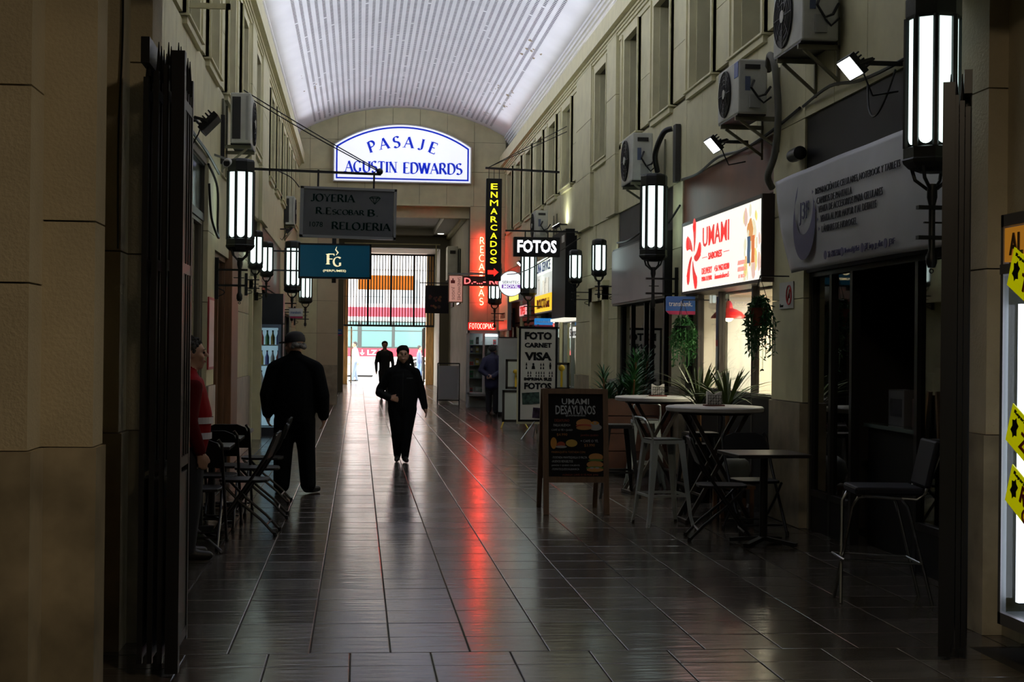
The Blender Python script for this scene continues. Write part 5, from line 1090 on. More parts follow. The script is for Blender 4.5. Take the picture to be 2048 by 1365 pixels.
for s in (-1, 1): MB().bar((s*.20, .02, .12), (s*.26, -.12, 0), .025, .025).build('easel_foot', M('yellow_tape', (.45, .33, .03), .5), t)
t = easel('upper framed certificate with yellow ribbon behind the photo stand', (3.06, 29.02, 0), .42, .58, .76)
RIB = M('yellow_ribbon', (.65, .42, .02), .4)
b = MB(); b.sph((-.02, -.03, 1.10), (.05, .03, .045), 10, 6); b.sph((.03, -.03, 1.03), (.05, .03, .05), 10, 6); b.build('ribbon_bow', RIB, t, smooth=True); MB().box(-.03, .02, -.025, -.018, .80, 1.05).build('ribbon_tail', RIB, t)
t = easel('framed certificate with yellow bow in the frame shop window', (3.66, 27.3, 0), .40, .5, .80); b = MB(); b.sph((.05, -.03, 1.2), (.06, .03, .06), 10, 6); b.build('ribbon_bow', RIB, t, smooth=True); MB().box(.03, .07, -.025, -.018, .85, 1.18).build('ribbon_tail', RIB, t); MB().box(-.20, .06, 0, .03, .0, .8).build('support', GREYM, t)
tag(MB().sph((3.45, 34.3, .15), (.17, .15, .16), 12, 8).build('shopping_bag', M('orange_bag', (.55, .10, .01), .5), smooth=True), 'orange bag on the floor beside the white backdrop', 'bag')
# glass cabinet with goods and FOTOCOPIAS neon
vc = thing('glass_cabinet', 'white glass display cabinet under the red FOTOCOPIAS neon', 'cabinet', (3.24, 38.9, 0)); VW = M('cabinet_white', (.45, .46, .44), .4)
b = MB(); b.box(-.42, .42, 0, .03, .35, .40); b.box(-.42, .42, 0, .45, 1.93, 2.0); b.box(-.42, -.37, 0, .05, 0, 2.0); b.box(.37, .42, 0, .05, 0, 2.0); b.box(-.03, .03, -.005, .04, .38, 1.95); b.build('frame', VW, vc); MB().box(-.42, .42, .42, .46, 0, 2).build('back_panel', VW, vc); MB().box(-.40, .40, .02, .42, .30, .36).build('bottom_shelf', VW, vc)
for s in (-1, 1): MB().box(s*.2-.17, s*.2+.17, .005, .012, .40, 1.93).build('glass_door', GLASS, vc)
for z in (.75, 1.08, 1.40, 1.62): MB().box(-.37, .37, .05, .42, z, z+.015).build('shelf', M('shelf_glass', (.25, .30, .30), .2), vc)
MB().box(.05, .36, .10, .16, 1.86, 1.91).build('light_tube', EM('cabinet_tube', (.85, .9, 1), 12), vc)
GC = [(.5, .5, .5), (.4, .05, .05), (.05, .08, .3), (.05, .2, .1), (.45, .35, .05), (.03, .03, .03)]
for zi, z in enumerate((.37, .765, 1.095, 1.415, 1.635)):
    for k in range(5):
        if random.random() < .15: continue
        x = -.30+k*.15; ci = random.randrange(6); w_, h = random.uniform(.03, .055), random.uniform(.08, .2)
        g = thing('boxed_good', '%s package, %s on the %s shelf of the photocopy cabinet' % (('pale', 'red', 'blue', 'green', 'yellow', 'black')[ci], ORD[k], ('bottom', 'second', 'middle', 'fourth', 'top')[zi]), 'package', (3.24+x, 39.12, z+.015 if z < .4 else z+.015), group='goods in the glass cabinet'); MB().box(-w_, w_, -.04, .04, 0, h).build('box', M('good_%d' % ci, GC[ci], .4), g); MB().box(-w_*.7, w_*.7, -.042, -.04, h*.3, h*.7).build('print', M('good_p%d' % (ci % 2), ((.6, .6, .6), (.1, .1, .1))[ci % 2], .4), g)
nf = thing('neon_sign', 'red neon FOTOCOPIAS sign on the glass cabinet', 'sign', (3.21, 38.84, 2.02)); MB().box(-.38, .34, .03, .12, 0, .20).build('casing', EM('neon_case', (.85, .02, .015), .55), nf)
x = -.355
for ch in 'FOTOCOPIAS':
    st_, wd = neon_pts(ch, .13); b = MB(); k = .058/wd if ch != 'I' else .5
    for q in st_: b.tube([(x+p[0]*k, 0, .035+p[1]) for p in q], .006, 5)
    b.build('neon_letter', EM('neon_pink', (1, .30, .22), 5), nf); x += .070 if ch != 'I' else .035
# white board stand in the hall
wb = thing('board_stand', 'blank white board in a black frame at the hall entrance', 'board', (2.49, 41.5, 0)); MB().box(-.28, .28, 0, .02, .12, 1.05).build('board', M('board_white', (.40, .40, .40), .5), wb); b = MB()
for s in (-1, 1): b.box(s*.30-.015, s*.30+.015, 0, .03, 0, 1.12)
b.box(-.30, .30, 0, .03, 1.10, 1.13); b.box(-.30, .30, 0, .03, .08, .11); b.build('frame', BLACK, wb)
# ================================================================== PLANTS
LEAF = M('leaf_green', (.045, .19, .05), .45, var=(9, .35)); LEAF2 = M('leaf_olive', (.08, .12, .035), .45, var=(9, .35)); LEAFD = M('leaf_deep', (.03, .13, .045), .45, var=(9, .35))
def blade(L, w_, droop, n=7, up=1.0):
    V = []; F_ = []
    for i in range(n+1):
        s = i/n; r = L*(.55*s+.45*s*s*droop); z = L*(up*s*(1-.62*droop*s)); ww = w_*(.5+1.1*s)*(1-s)**.6 if s < 1 else 0
        V += [(r, -ww, z+.25*ww), (r, 0, z), (r, ww, z+.25*ww)]
        if i: a = 3*(i-1); F_ += [(a, a+1, a+4, a+3), (a+1, a+2, a+5, a+4)]
    b = MB(); b.add(V, F_); return b
def dracaena(label, loc, z0, L, nleaf, mat, pot, potr=.15):
    t = thing('potted_dracaena', label, 'plant', loc)
    MB().lathe([(potr*.75, 0), (potr, z0*.55), (potr*1.02, z0*.6), (potr*.9, z0*.6)], n=18).build('pot', pot, t, smooth=True); MB().cyl((0, 0, z0*.55), (0, 0, z0), .025, .02).build('stem', WOOD, t)
    ms = [blade(L*k, .017, d, up=u).mesh('leaf', mat, True) for k, d, u in ((.85, .25, .95), (1.0, .7, .9), (1.05, 1.25, .8), (.75, .1, 1.0))]
    for k in range(nleaf): put('leaf', ms[k % 4], t, (0, 0, z0-.06*random.random()), (random.gauss(0, .08), random.gauss(0, .08), k*2.4+random.gauss(0, .2)))
    return t
dracaena('spiky dracaena behind the far end of the near bar table', (3.47, 15.05, 0), 1.0, .60, 46, LEAF2, BLACKP); dracaena('spiky dracaena by the lit cafe window next to the hanging plant', (3.55, 14.2, 0), 1.0, .56, 46, LEAF2, BLACKP, .13)
def palm(label, loc, h, n, mat, tilt=1.0):
    t = thing('potted_palm', label, 'plant', loc); MB().lathe([(.13, 0), (.17, .22), (.18, .25), (.15, .25)], n=16).build('pot', BLACKP, t, smooth=True)
    for st_ in range(3):
        sx, sy = random.gauss(0, .10), random.gauss(0, .10); hh = h*random.uniform(.62, 1)
        MB().tube([(0, 0, .2), (sx*.6, sy*.6, hh*.5), (sx, sy, hh*.95)], .012, 6).build('stem', WOOD, t)
        b = MB(); fl = blade(.30, .020, .45, 5, .75)
        for k in range(n):
            a = k*2.4; z = hh*(.45+.55*k/n); R_ = Matrix.Rotation(a, 3, 'Z')@Matrix.Rotation(random.gauss(-.1+.5*(k/n-.5)*-1, .12), 3, 'Y'); c = Vector((sx*z/h, sy*z/h, z)); b.add([tuple(c+R_@Vector(p)*(1.15-.5*k/n)) for p in fl.v], fl.f)
        tag(b.build('foliage', mat, t, smooth=True), kind='stuff')
    return t
palm('leafy green palm in the planter left of the bar tables, nearer plant', (3.36, 18.3, .55), .98, 44, LEAF); palm('leafy green palm behind the planter next to the dark shopfront', (3.58, 19.0, .55), 1.0, 44, LEAFD); palm('low green palm at the left end of the planter', (3.12, 18.45, .55), .70, 36, LEAFD)
pb = thing('planter_box', 'brown wooden planter box behind the far bar table', 'planter', (3.38, 18.6, 0)); PW = M('planter_wood', (.075, .026, .013), .5, var=(5, .3))
for k in range(4): MB().box(-.42, .42, -.52, -.49, .10+.215*k, .305+.215*k).build('plank', PW, pb)
for k in range(4): MB().box(-.42, -.39, -.52, .60, .10+.215*k, .305+.215*k).build('plank', PW, pb)
MB().box(-.42, .42, .57, .60, .1, .96).build('back_panel', PW, pb); MB().box(.39, .42, -.52, .60, .1, .96).build('side_panel', PW, pb); MB().box(-.40, .40, -.50, .58, .50, .55).build('soil', GROUT, pb)
for x in (-.42, .38):
    for y in (-.54, .56): MB().box(x, x+.05, y, y+.05, 0, .98).build('corner_post', PW, pb)
def hanging_fern(label, loc, top, L, rad, mat, potm, n=46):
    t = thing('hanging_plant', label, 'plant', (loc[0], loc[1], top)); MB().lathe([(.06, -.20), (.10, -.05), (.105, -.04), (.09, -.04)], n=14).build('pot', potm, t, smooth=True)
    b = MB()
    for k in range(3): a = k*2.1; b.cyl((.1*math.cos(a), .1*math.sin(a), -.05), (0, 0, .25), .003, n=5)
    b.bar((0, 0, .25), (wx(1, 0)-loc[0], 0, .25), .012, .012); b.build('hanger', BLACK, t)
    for k in range(n):
        a = random.random()*2*PI; r = rad*random.uniform(.3, 1); l = L*random.uniform(.35, 1)*(1.15-.55*r/rad); b = MB(); pts = []
        for i in range(9):
            s = i/8; pts.append(Vector((r*math.cos(a)*min(1, s*2.2)**.7, r*math.sin(a)*min(1, s*2.2)**.7, .05*math.sin(min(1, s*3)*PI)-l*max(0, s-.12)**1.1)))
        for i in range(1, 9):
            p = pts[i]
            for q in range(3):
                d = Vector((random.gauss(0, 1), random.gauss(0, 1), random.gauss(-.5, .6))).normalized(); e = d.cross(Vector((random.random(), random.random(), 1))).normalized()*.010; ll = random.uniform(.035, .065); b.add([tuple(p), tuple(p+d*ll*.5+e), tuple(p+d*ll), tuple(p+d*ll*.5-e)], [(0, 1, 2, 3)])
        b.tube(pts, .003, 4); b.build('strand', mat, t)
    return t
hanging_fern('hanging green fern below the blue card payment sign', (3.57, 16.35), 1.86, .66, .17, LEAF, BLACKP); hanging_fern('hanging leafy plant in a brown pot at the right of the cafe window', (3.60, 13.25), 1.98, .74, .16, LEAFD, M('terracotta', (.22, .06, .03), .6))
vs2 = thing('round_vase', 'pale grey round vase on a stool under the near bar table', 'vase', (3.50, 13.75, .30)); MB().lathe([(.06, 0), (.13, .04), (.165, .13), (.14, .22), (.07, .27), (.065, .27)], n=24).build('vase_body', M('vase_grey', (.40, .42, .42), .5), vs2, smooth=True); MB().lathe([(.058, .265), (.05, .268)], n=16).build('opening', BLACKP, vs2)
sw = thing('wooden_stand', 'low wooden stand under the round vase', 'stand', (3.50, 13.75, 0)); MB().box(-.17, .17, -.17, .17, .27, .30).build('top', WOOD, sw)
for x in (-.14, .14):
    for y in (-.14, .14): MB().box(x-.018, x+.018, y-.018, y+.018, 0, .27).build('leg', WOOD, sw)
# ================================================================== FOLDED ENTRANCE GATES AND DISPLAY CASE
def folded_gate(label, x0, y0, sgn, gap=.046, rz=0.):
    t = thing('iron_gate', label, 'gate', (x0, y0, 0), rz, group='folded entrance gates')
    for k in range(4):
        a = Vector((sgn*.055*k, .10*(k % 2)-.28*0, 0)); y_a, y_b = (-.30, .30) if k % 2 == 0 else (.30, -.30)
        xa = sgn*gap*k; lf = MB(); lf.box(xa-.012, xa+.012, -.32, -.28, .06, 2.80+.03*k); lf.box(xa-.012, xa+.012, .28, .32, .06, 2.80+.03*k)
        for z in (.08, .95, 1.9, 2.70): lf.box(xa-.010, xa+.010, -.30, .30, z, z+.05)
        lf.box(xa-.006, xa+.006, -.30, .30, .10, .92); lf.build('leaf_frame', BLACK, t)
        bm_ = MB().box(-.007, .007, -.012, .012, .95, 2.82).mesh('bar', BLACK); sp_ = MB().cyl((0, 0, 2.80), (0, 0, 2.98), .016, .002, n=6).mesh('spike', BLACK)
        for q in range(6):
            put('bar', bm_, t, (xa, -.24+.096*q, 0)); put('spike', sp_, t, (xa, -.24+.096*q, .0))
    MB().box(sgn*gap*3.3-.030, sgn*gap*3.3+.030, -.36, -.30, .02, 2.92).build('stile', BLACK, t); MB().box(-.03, .03, .30, .36, .0, 2.95).build('hinge_post', BLACK, t)
    MB().box(-.02, .02, -.36, .36, 2.86, 2.98).build('top_rail', BLACK, t)
    return t
folded_gate('black iron gate folded back against the left entrance jamb', -1.00, 7.45, 1); folded_gate('black iron gate folded back against the right entrance jamb', 3.17, 7.60, -1, .028, -.38)
dc = thing('display_case', 'bright white lit display case on the right entrance jamb', 'display case', (3.22, 6.2, .19)); GA = M('aluminium', (.30, .31, .33), .4, .6)
D0, D1, DH = -.95, 1.08, 2.06
b = MB(); b.box(0, .27, D0, D1, 0, .06); b.box(0, .27, D0, D1, DH-.06, DH); b.box(0, .03, D1-.03, D1, 0, DH); b.box(.24, .27, D1-.03, D1, 0, DH); b.box(0, .27, D0, D0+.035, 0, DH); b.box(-.005, .02, D0, D1, DH-.30, DH-.25); b.box(.26, .27, D0, D1, 0, DH); b.build('casing', GA, dc)
MB().box(.24, .255, D0+.04, D1-.04, .07, DH-.3).build('lit_back', EM('case_white', (.80, .82, 1.0), .75), dc); MB().box(.06, .10, D1-.11, D1-.075, .12, DH-.45).build('led_strip', EM('case_led', (.85, .85, 1), 3.2), dc); MB().box(.004, .010, D0+.03, D1-.04, .07, DH-.31).build('glass_door', GLASS, dc); MB().box(.03, .24, D1-.012, D1-.006, .06, DH-.06).build('glass_end', GLASS, dc)
MB().box(-.002, .03, D0+.03, D1-.05, DH-.24, DH-.07).build('header_panel', EM('amber_header', (.55, .22, .02), .45), dc); letter(dc, 'AL', (-.006, .89, DH-.155), 'right', M('header_ink', (.10, .06, .03), .5), width=.15, height=.11, bold=.02)
for zc, s, s2 in ((1.60, 'TA', ''), (.83, 'ZAPAT', ''), (.53, 'REP', 'CA')):
    st_ = MB().box(-.012, -.006, -.55, .48, -.10, .10).build('yellow_sticker', EM('sticker_yellow', (.75, .75, .0), .35), dc, loc=(0, .50, zc)); st_.rotation_euler = (.42, 0, 0)
    letter(st_, s, (-.014, .33, -.02 if not s2 else .02), 'right', M('sign_red_dark'), height=.085, bold=.02, align='LEFT')
    if s2: letter(st_, s2, (-.014, .28, -.06), 'right', M('sign_red_dark'), height=.07, bold=.02, align='LEFT')
    b = MB(); b.add([(-.013, .41+.045*math.cos(k*PI/6)*(1 if k % 2 else .6), .055*math.sin(k*PI/6)*(1 if k % 2 else .75)) for k in range(12)], [tuple(range(12))]); b.build('eagle_emblem', BLACKP, st_); letter(st_, 'Reparadora', (-.014, .33, .075), 'right', BLACKP, width=.22, height=.022)
for z, lab in ((.07, 'pale shoe on the floor of the display case'),):
    s_ = thing('display_shoe', lab, 'shoe', (3.36, 7.0, .19+z)); MB().sph((0, 0, .05), (.05, .12, .05), 12, 8).build('upper', WPAINT, s_, smooth=True); MB().box(-.045, .045, -.13, .12, 0, .02).build('sole', GREYM, s_)
# broom head lying by the left chairs
br = thing('broom', 'green broom head lying on the floor by the left gate', 'broom', (-1.28, 12.2, 0), .2); b = MB()
for k in range(60): x, y = random.uniform(-.14, .14), random.uniform(-.03, .03); b.cyl((x, y, .07), (x+random.gauss(0, .02), y+random.gauss(0, .03), .003), .004, .002, 4)
tag(b.build('bristles', M('broom_green', (.01, .10, .015), .6), br), kind='stuff'); MB().box(-.14, .14, -.03, .03, .065, .10).build('block', BLACKP, br); MB().cyl((0, 0, .08), (.10, -.95, .02), .011).build('handle', GREYM, br)
# ================================================================== PEOPLE
def fuse(prims, voxel, mats, smooth_it=4):
    """one continuous body surface from overlapping rounded volumes; material by nearest volume"""
    b = MB()
    for p in prims:
        if p[0] == 'cap':
            _, a, c, ra, rc, _t = p; a, c = Vector(a), Vector(c); n = 14; d = (c-a).normalized(); L = (c-a).length
            pts = []; rs = []
            for k in range(5): s = math.radians(-85+k*21); pts.append(a+d*ra*math.sin(s)); rs.append(ra*math.cos(s))
            for k in range(1, 5): pts.append(a.lerp(c, k/5)); rs.append(ra+(rc-ra)*k/5)
            for k in range(5): s = math.radians(1+k*21); pts.append(c+d*rc*math.sin(s)); rs.append(rc*math.cos(s))
            b.tube(pts, rs, n)
        else:
            _, c, r, _t = p; b.sph(c, r, 18, 12)
    me = b.mesh('tmp', []if False else [mats[0]]); o = bpy.data.objects.new('tmp', me); COL.objects.link(o)
    m = o.modifiers.new('r', 'REMESH'); m.mode = 'VOXEL'; m.voxel_size = voxel; m.adaptivity = 0
    s = o.modifiers.new('s', 'SMOOTH'); s.factor = .5; s.iterations = smooth_it
    bpy.context.view_layer.update(); dg = bpy.context.evaluated_depsgraph_get()
    out = bpy.data.meshes.new_from_object(o.evaluated_get(dg)); bpy.data.objects.remove(o)
    out.materials.clear()
    for q in mats: out.materials.append(q)
    n = len(out.polygons); C = np.empty(n*3); out.polygons.foreach_get('center', C); C = C.reshape(-1, 3)
    best = np.full(n, 1e9); idx = np.zeros(n, int)
    for p in prims:
        if p[0] == 'cap':
            a, c = np.array(p[1], float), np.array(p[2], float); ab = c-a; t = np.clip(((C-a)@ab)/max(ab@ab, 1e-9), 0, 1); d = np.linalg.norm(C-a-t[:, None]*ab, axis=1)-(p[3]+(p[4]-p[3])*t)
        else:
            r = np.array(p[2], float); q = (C-np.array(p[1]))/r; k = np.linalg.norm(q, axis=1); d = (k-1)*r.min()
        w_ = d < best; best[w_] = d[w_]; idx[w_] = p[-1]
    out.polygons.foreach_set('material_index', idx.astype(np.int32)); out.polygons.foreach_set('use_smooth', [True]*n)
    return out
def hand(prims, wrist, dirv, palm_n, thumb_side, curl=.5, t=0, sc=1.):
    """palm and five bent fingers; dirv = pointing direction, palm_n = palm normal, thumb_side = direction the thumb leaves"""
    w_, d, n, s = Vector(wrist), Vector(dirv).normalized(), Vector(palm_n).normalized(), Vector(thumb_side).normalized()
    prims.append(('cap', tuple(w_), tuple(w_+d*.05*sc), .026*sc, .030*sc, t)); 
    for k in (-1, 0, 1): prims.append(('cap', tuple(w_+d*.03*sc+s*.018*k*sc), tuple(w_+d*.085*sc+s*.024*k*sc), .017*sc, .015*sc, t))
    for k, L in enumerate((.066, .076, .072, .056)):
        b0 = w_+d*.088*sc+s*(.033-.022*k)*sc; a1 = .35*curl; a2 = .95*curl; a3 = 1.5*curl
        p1 = b0+(d*math.cos(a1)+n*math.sin(a1))*L*.45*sc; p2 = p1+(d*math.cos(a2)+n*math.sin(a2))*L*.32*sc; p3 = p2+(d*math.cos(a3)+n*math.sin(a3))*L*.26*sc
        for u, v, r1, r2 in ((b0, p1, .0105, .0095), (p1, p2, .0095, .009), (p2, p3, .009, .0075)): prims.append(('cap', tuple(u), tuple(v), r1*sc, r2*sc, t))
    b0 = w_+d*.03*sc+s*.03*sc; p1 = b0+(d*.75+s*.65).normalized()*.04*sc; p2 = p1+(d*.9+n*.3+s*.15).normalized()*.032*sc
    prims.append(('cap', tuple(b0), tuple(p1), .014*sc, .011*sc, t)); prims.append(('cap', tuple(p1), tuple(p2), .011*sc, .009*sc, t))
def head(prims, c, yaw=0., t=0, nod=0.):
    """head facing -Y turned by yaw about Z (positive = towards +X for a figure facing -Y)"""
    R_ = Matrix.Rotation(yaw, 3, 'Z')@Matrix.Rotation(nod, 3, 'X'); c = Vector(c)
    def P(x, y, z): return tuple(c+R_@Vector((x, y, z)))
    for u, v, r1, r2 in (((0, .02, .045), (0, .005, .03), .088, .086), ((0, -.01, -.02), (0, -.03, -.065), .068, .052), ((0, -.045, -.085), (0, -.05, -.09), .036, .032), ((0, -.085, .02), (0, -.108, -.012), .010, .015),
                         ((-.045, -.06, -.02), (-.04, -.06, -.025), .026, .026), ((.045, -.06, -.02), (.04, -.06, -.025), .026, .026), ((-.03, -.078, .032), (.03, -.078, .032), .014, .014), ((-.018, -.084, -.058), (.018, -.084, -.058), .011, .011)):
        prims.append(('cap', P(*u), P(*v), r1, r2, t))
    for s in (-1, 1): prims.append(('cap', P(s*.082, .012, .012), P(s*.084, .016, -.022), .015, .012, t))
    return P
def face_bits(root, P, sc, smile=False):
    EY = M('eye_dark', (.012, .010, .010), .2); LP = M('lips', (.30, .09, .08), .5)
    for s in (-1, 1):
        b = MB(); b.sph(P(s*.032, -.080, .012), .0095, 8, 6); b.build('eye', EY, root, smooth=True); b = MB(); b.tube([P(s*.016, -.093, .036), P(s*.034, -.090, .041), P(s*.052, -.078, .034)], .003, 5); b.build('eyebrow', EY, root)
    b = MB(); b.tube([P(-.026, -.084, -.052), P(-.012, -.092, -.060), P(.012, -.092, -.060), P(.026, -.084, -.052)], .0055, 6); b.build('mouth', LP, root)
    if smile: b = MB(); b.tube([P(-.015, -.088, -.055), P(0, -.0945, -.058), P(.015, -.088, -.055)], .004, 6); b.build('teeth', M('teeth', (.7, .68, .64), .4), root)
def tousled(P, m, root):
    b = MB(); b.sph(P(0, .030, .050), (.094, .096, .086), 16, 10)
    for k in range(110):
        z = random.uniform(-.35, 1); a = random.random()*2*PI; r = math.sqrt(1-z*z); v = (.094*r*math.cos(a), .030+.096*r*math.sin(a), .045+.090*z)
        if v[1] < -.035 and v[2] < .085: continue
        if abs(v[0]) > .075 and v[2] < .0: continue
        b.sph(P(*v), random.uniform(.010, .018), 6, 4)
    b.build('hair', m, root, smooth=True)
SK = M('skin', (.42, .24, .16), .5); SK2 = M('skin_pale', (.50, .31, .23), .5)
def limb(pr, pts, rs, t):
    for k in range(len(pts)-1): pr.append(('cap', pts[k], pts[k+1], rs[k], rs[k+1], t))
def torso(pr, rings, t):
    for (z0, rx0, ry0, y0), (z1, rx1, ry1, y1) in zip(rings, rings[1:]):
        n = 7
        for k in range(n+1):
            s = k/n; z = z0+(z1-z0)*s; rx, ry, y = rx0+(rx1-rx0)*s, ry0+(ry1-ry0)*s, y0+(y1-y0)*s; pr.append(('ell', (0, y, z), (rx, ry, max(.045, (z1-z0)*.8)), t))
def traps(pr, hw, zs, r, zn, t=1):
    for s in (-1, 1): pr.append(('cap', (s*.03, .01, zn), (s*hw, .0, zs), r*.82, r, t))
    pr.append(('ell', (0, 0, zs-.02), (hw+.03, r*1.25, .09), t))
def shoe(pr, ank, dirv, t, L=.17):
    a = Vector(ank); d = Vector(dirv).normalized(); pr.append(('cap', tuple(a+Vector((0, 0, -.035))-d*.03), tuple(a+Vector((0, 0, -.045))+d*L*.45), .044, .042, t)); pr.append(('cap', tuple(a+Vector((0, 0, -.045))+d*L*.3), tuple(a+Vector((0, 0, -.052))+d*L), .043, .034, t))
def finish(name, label, loc, rz, sc, pr, mats, voxel):
    t = thing(name, label, 'person', loc, rz); t.scale = (sc, sc, sc); put('body', fuse(pr, voxel, mats), t); return t
# --- woman walking towards the camera
pr = []; P = None
torso(pr, [(.82, .215, .15, .0), (.98, .235, .165, .0), (1.12, .225, .155, -.005), (1.26, .215, .14, 0), (1.35, .17, .11, .01)], 1)
traps(pr, .165, 1.35, .085, 1.43); pr.append(('cap', (0, .0, 1.42), (0, -.005, 1.50), .068, .060, 1)); pr.append(('cap', (0, 0, 1.46), (0, -.005, 1.54), .05, .05, 0))
torso(pr, [(.74, .175, .13, .0), (.86, .185, .135, 0)], 2)
limb(pr, [(-.095, 0, .80), (-.08, -.02, .46), (-.065, .10, .10)], [.128, .09, .058], 2); limb(pr, [(.095, 0, .80), (.065, -.05, .45), (.045, -.10, .09)], [.128, .09, .058], 2)
shoe(pr, (-.065, .10, .092), (-.1, -1, -.05), 3); shoe(pr, (.045, -.10, .09), (.12, -1, .0), 3)
limb(pr, [(-.185, .01, 1.345), (-.335, .06, 1.09), (-.345, .03, 1.04)], [.083, .068, .064], 1); limb(pr, [(-.345, .03, 1.04), (-.20, -.13, .965)], [.066, .052], 1); hand(pr, (-.20, -.14, .96), (.85, -.3, -.1), (0, 1, 0), (0, 0, 1), .9, 0)
limb(pr, [(.185, .01, 1.345), (.285, .03, 1.06), (.335, -.03, .83)], [.083, .068, .05], 1); hand(pr, (.34, -.035, .82), (.22, -.1, -1), (-1, 0, .1), (0, -1, 0), .55, 0)
P = head(pr, (0, -.015, 1.615), .06, 0)
for s in (-1, 1): pr.append(('cap', P(s*.05, -.042, -.02), P(s*.045, -.045, -.055), .034, .032, 0))
WJ = M('woman_jacket', (.007, .008, .009), .85, spec=.1, bump=(30, .3, .005)); wo = finish('person', 'smiling woman in black jacket and trousers walking towards the camera', (.60, 20.35, 0), 0, .895, pr, [SK, WJ, M('woman_trousers', (.006, .007, .008), .9, spec=.1), M('black_shoe', (.012, .012, .012), .5)], .0095)
HR = M('dark_hair', (.006, .005, .0045), .8, spec=.12); face_bits(wo, P, 1, True)
b = MB(); b.sph(P(0, .030, .062), (.099, .100, .088), 18, 12); b.sph(P(0, .115, -.01), (.055, .05, .06), 12, 8)
for s in (-1, 1): b.sph(P(s*.062, .005, .055), (.034, .060, .058), 12, 8)
b.build('hair', HR, wo, smooth=True)
letter(wo, 'umami', (.10, -.155, 1.27), 'cam', M('jacket_logo', (.20, .22, .22), .6), width=.09, height=.022); MB().tube([(0, -.14, 1.36), (0, -.158, 1.2), (0, -.165, 1.0), (0, -.15, .84)], .005, 5).build('zip', M('zip', (.03, .03, .03), .4, .5), wo)
# --- man in a cap seen from behind
pr = []
torso(pr, [(.80, .215, .155, 0), (.95, .235, .165, 0), (1.12, .235, .16, 0), (1.28, .23, .145, .0), (1.37, .19, .125, -.01)], 1)
traps(pr, .20, 1.325, .098, 1.42); pr.append(('cap', (0, .0, 1.40), (0, -.01, 1.47), .085, .072, 1)); pr.append(('cap', (0, -.01, 1.44), (0, -.02, 1.52), .055, .055, 0))
torso(pr, [(.72, .18, .13, 0), (.84, .19, .14, 0)], 2)
limb(pr, [(-.10, 0, .78), (-.125, -.03, .46), (-.155, .03, .10)], [.125, .098, .085], 2); limb(pr, [(.10, 0, .78), (.12, -.01, .46), (.13, .02, .09)], [.125, .105, .088], 2)
shoe(pr, (-.155, .03, .09), (-.45, -.9, 0), 3, .19); shoe(pr, (.13, .02, .085), (.35, -.95, 0), 3, .19)
limb(pr, [(-.215, 0, 1.315), (-.295, .03, 1.05), (-.305, -.02, .84)], [.095, .078, .062], 1); hand(pr, (-.305, -.03, .83), (.0, -.15, -1), (1, 0, 0), (0, -1, 0), .8, 0)
limb(pr, [(.215, 0, 1.315), (.295, .03, 1.06), (.29, -.02, .86)], [.095, .078, .062], 1); hand(pr, (.29, -.03, .85), (.0, -.2, -1), (-1, 0, 0), (0, -1, 0), .8, 0)
P = head(pr, (.02, -.035, 1.575), 1.0, 0, .12)
cm = finish('person', 'man in dark jacket and cap seen from behind at the left tables', (-.66, 15.95, 0), PI-.08, .985, pr, [SK2, M('man_jacket', (.004, .005, .006), .9, spec=.08, bump=(20, .3, .006)), M('man_trousers', (.004, .005, .006), .9, spec=.08, bump=(18, .3, .006)), M('black_shoe')], .0095)
b = MB(); CAPM = M('cap_cloth', (.010, .010, .012), .8); R_ = Matrix.Rotation(1.0, 3, 'Z')@Matrix.Rotation(.12, 3, 'X'); cc = Vector((.02, -.035, 1.575))
V = MB(); V.lathe([(.108, 0), (.112, .03), (.104, .07), (.075, .105), (.03, .12)], (0, .02, .035), 20); b.add([tuple(cc+R_@Vector(p)) for p in V.v], V.f); b.build('cap_crown', CAPM, cm, smooth=True)
V = MB(); V.add([(x*.095, -.08-.10*math.sqrt(max(0, 1-x*x)), .045+dz-.02*abs(x)*0) for dz in (0, .008) for x in [-1+k/5 for k in range(11)]]+[(x*.10, -.05, .045+dz) for dz in (0, .008) for x in [-1+k/5 for k in range(11)]], [(k, k+1, 23+k, 22+k) for k in range(10)]+[(11+k, 33+k, 34+k, 12+k) for k in range(10)]+[(k, 11+k, 12+k, k+1) for k in range(10)])
b = MB(); b.add([tuple(cc+R_@Vector(p)) for p in V.v], V.f); b.build('cap_peak', CAPM, cm)
b = MB(); GH = M('grey_hair', (.16, .16, .16), .8)
for k in range(14): a = PI*.12+k*PI*.76/13; b.sph(tuple(cc+R_@Vector((.092*math.cos(a), .02+.088*math.sin(a), .005+random.gauss(-.01, .012)))), random.uniform(.022, .032), 8, 6)
b.build('hair', GH, cm, smooth=True); face_bits(cm, P, 1)
# --- man with the red safety vest by the left shop
pr = []
torso(pr, [(.86, .17, .14, 0), (.98, .185, .16, -.01), (1.12, .185, .165, -.015), (1.28, .20, .14, 0), (1.37, .17, .115, 0)], 1)
traps(pr, .165, 1.35, .085, 1.43); pr.append(('cap', (0, 0, 1.44), (0, -.02, 1.53), .056, .054, 0)); torso(pr, [(.74, .165, .125, 0), (.86, .175, .135, 0)], 2)
for s in (-1, 1):
    limb(pr, [(s*.09, 0, .80), (s*.10, -.01, .46), (s*.11, .02, .09)], [.115, .085, .068], 2); shoe(pr, (s*.11, .02, .085), (s*.2, -1, 0), 3)
    limb(pr, [(s*.185, 0, 1.34), (s*.26, .03, 1.08), (s*.24, -.05, .86)], [.078, .062, .048], 4); hand(pr, (s*.24, -.055, .85), (0, -.2, -1), (-s, 0, 0), (0, -1, 0), .7, 0)
P = head(pr, (0, -.03, 1.595), -.15, 0)
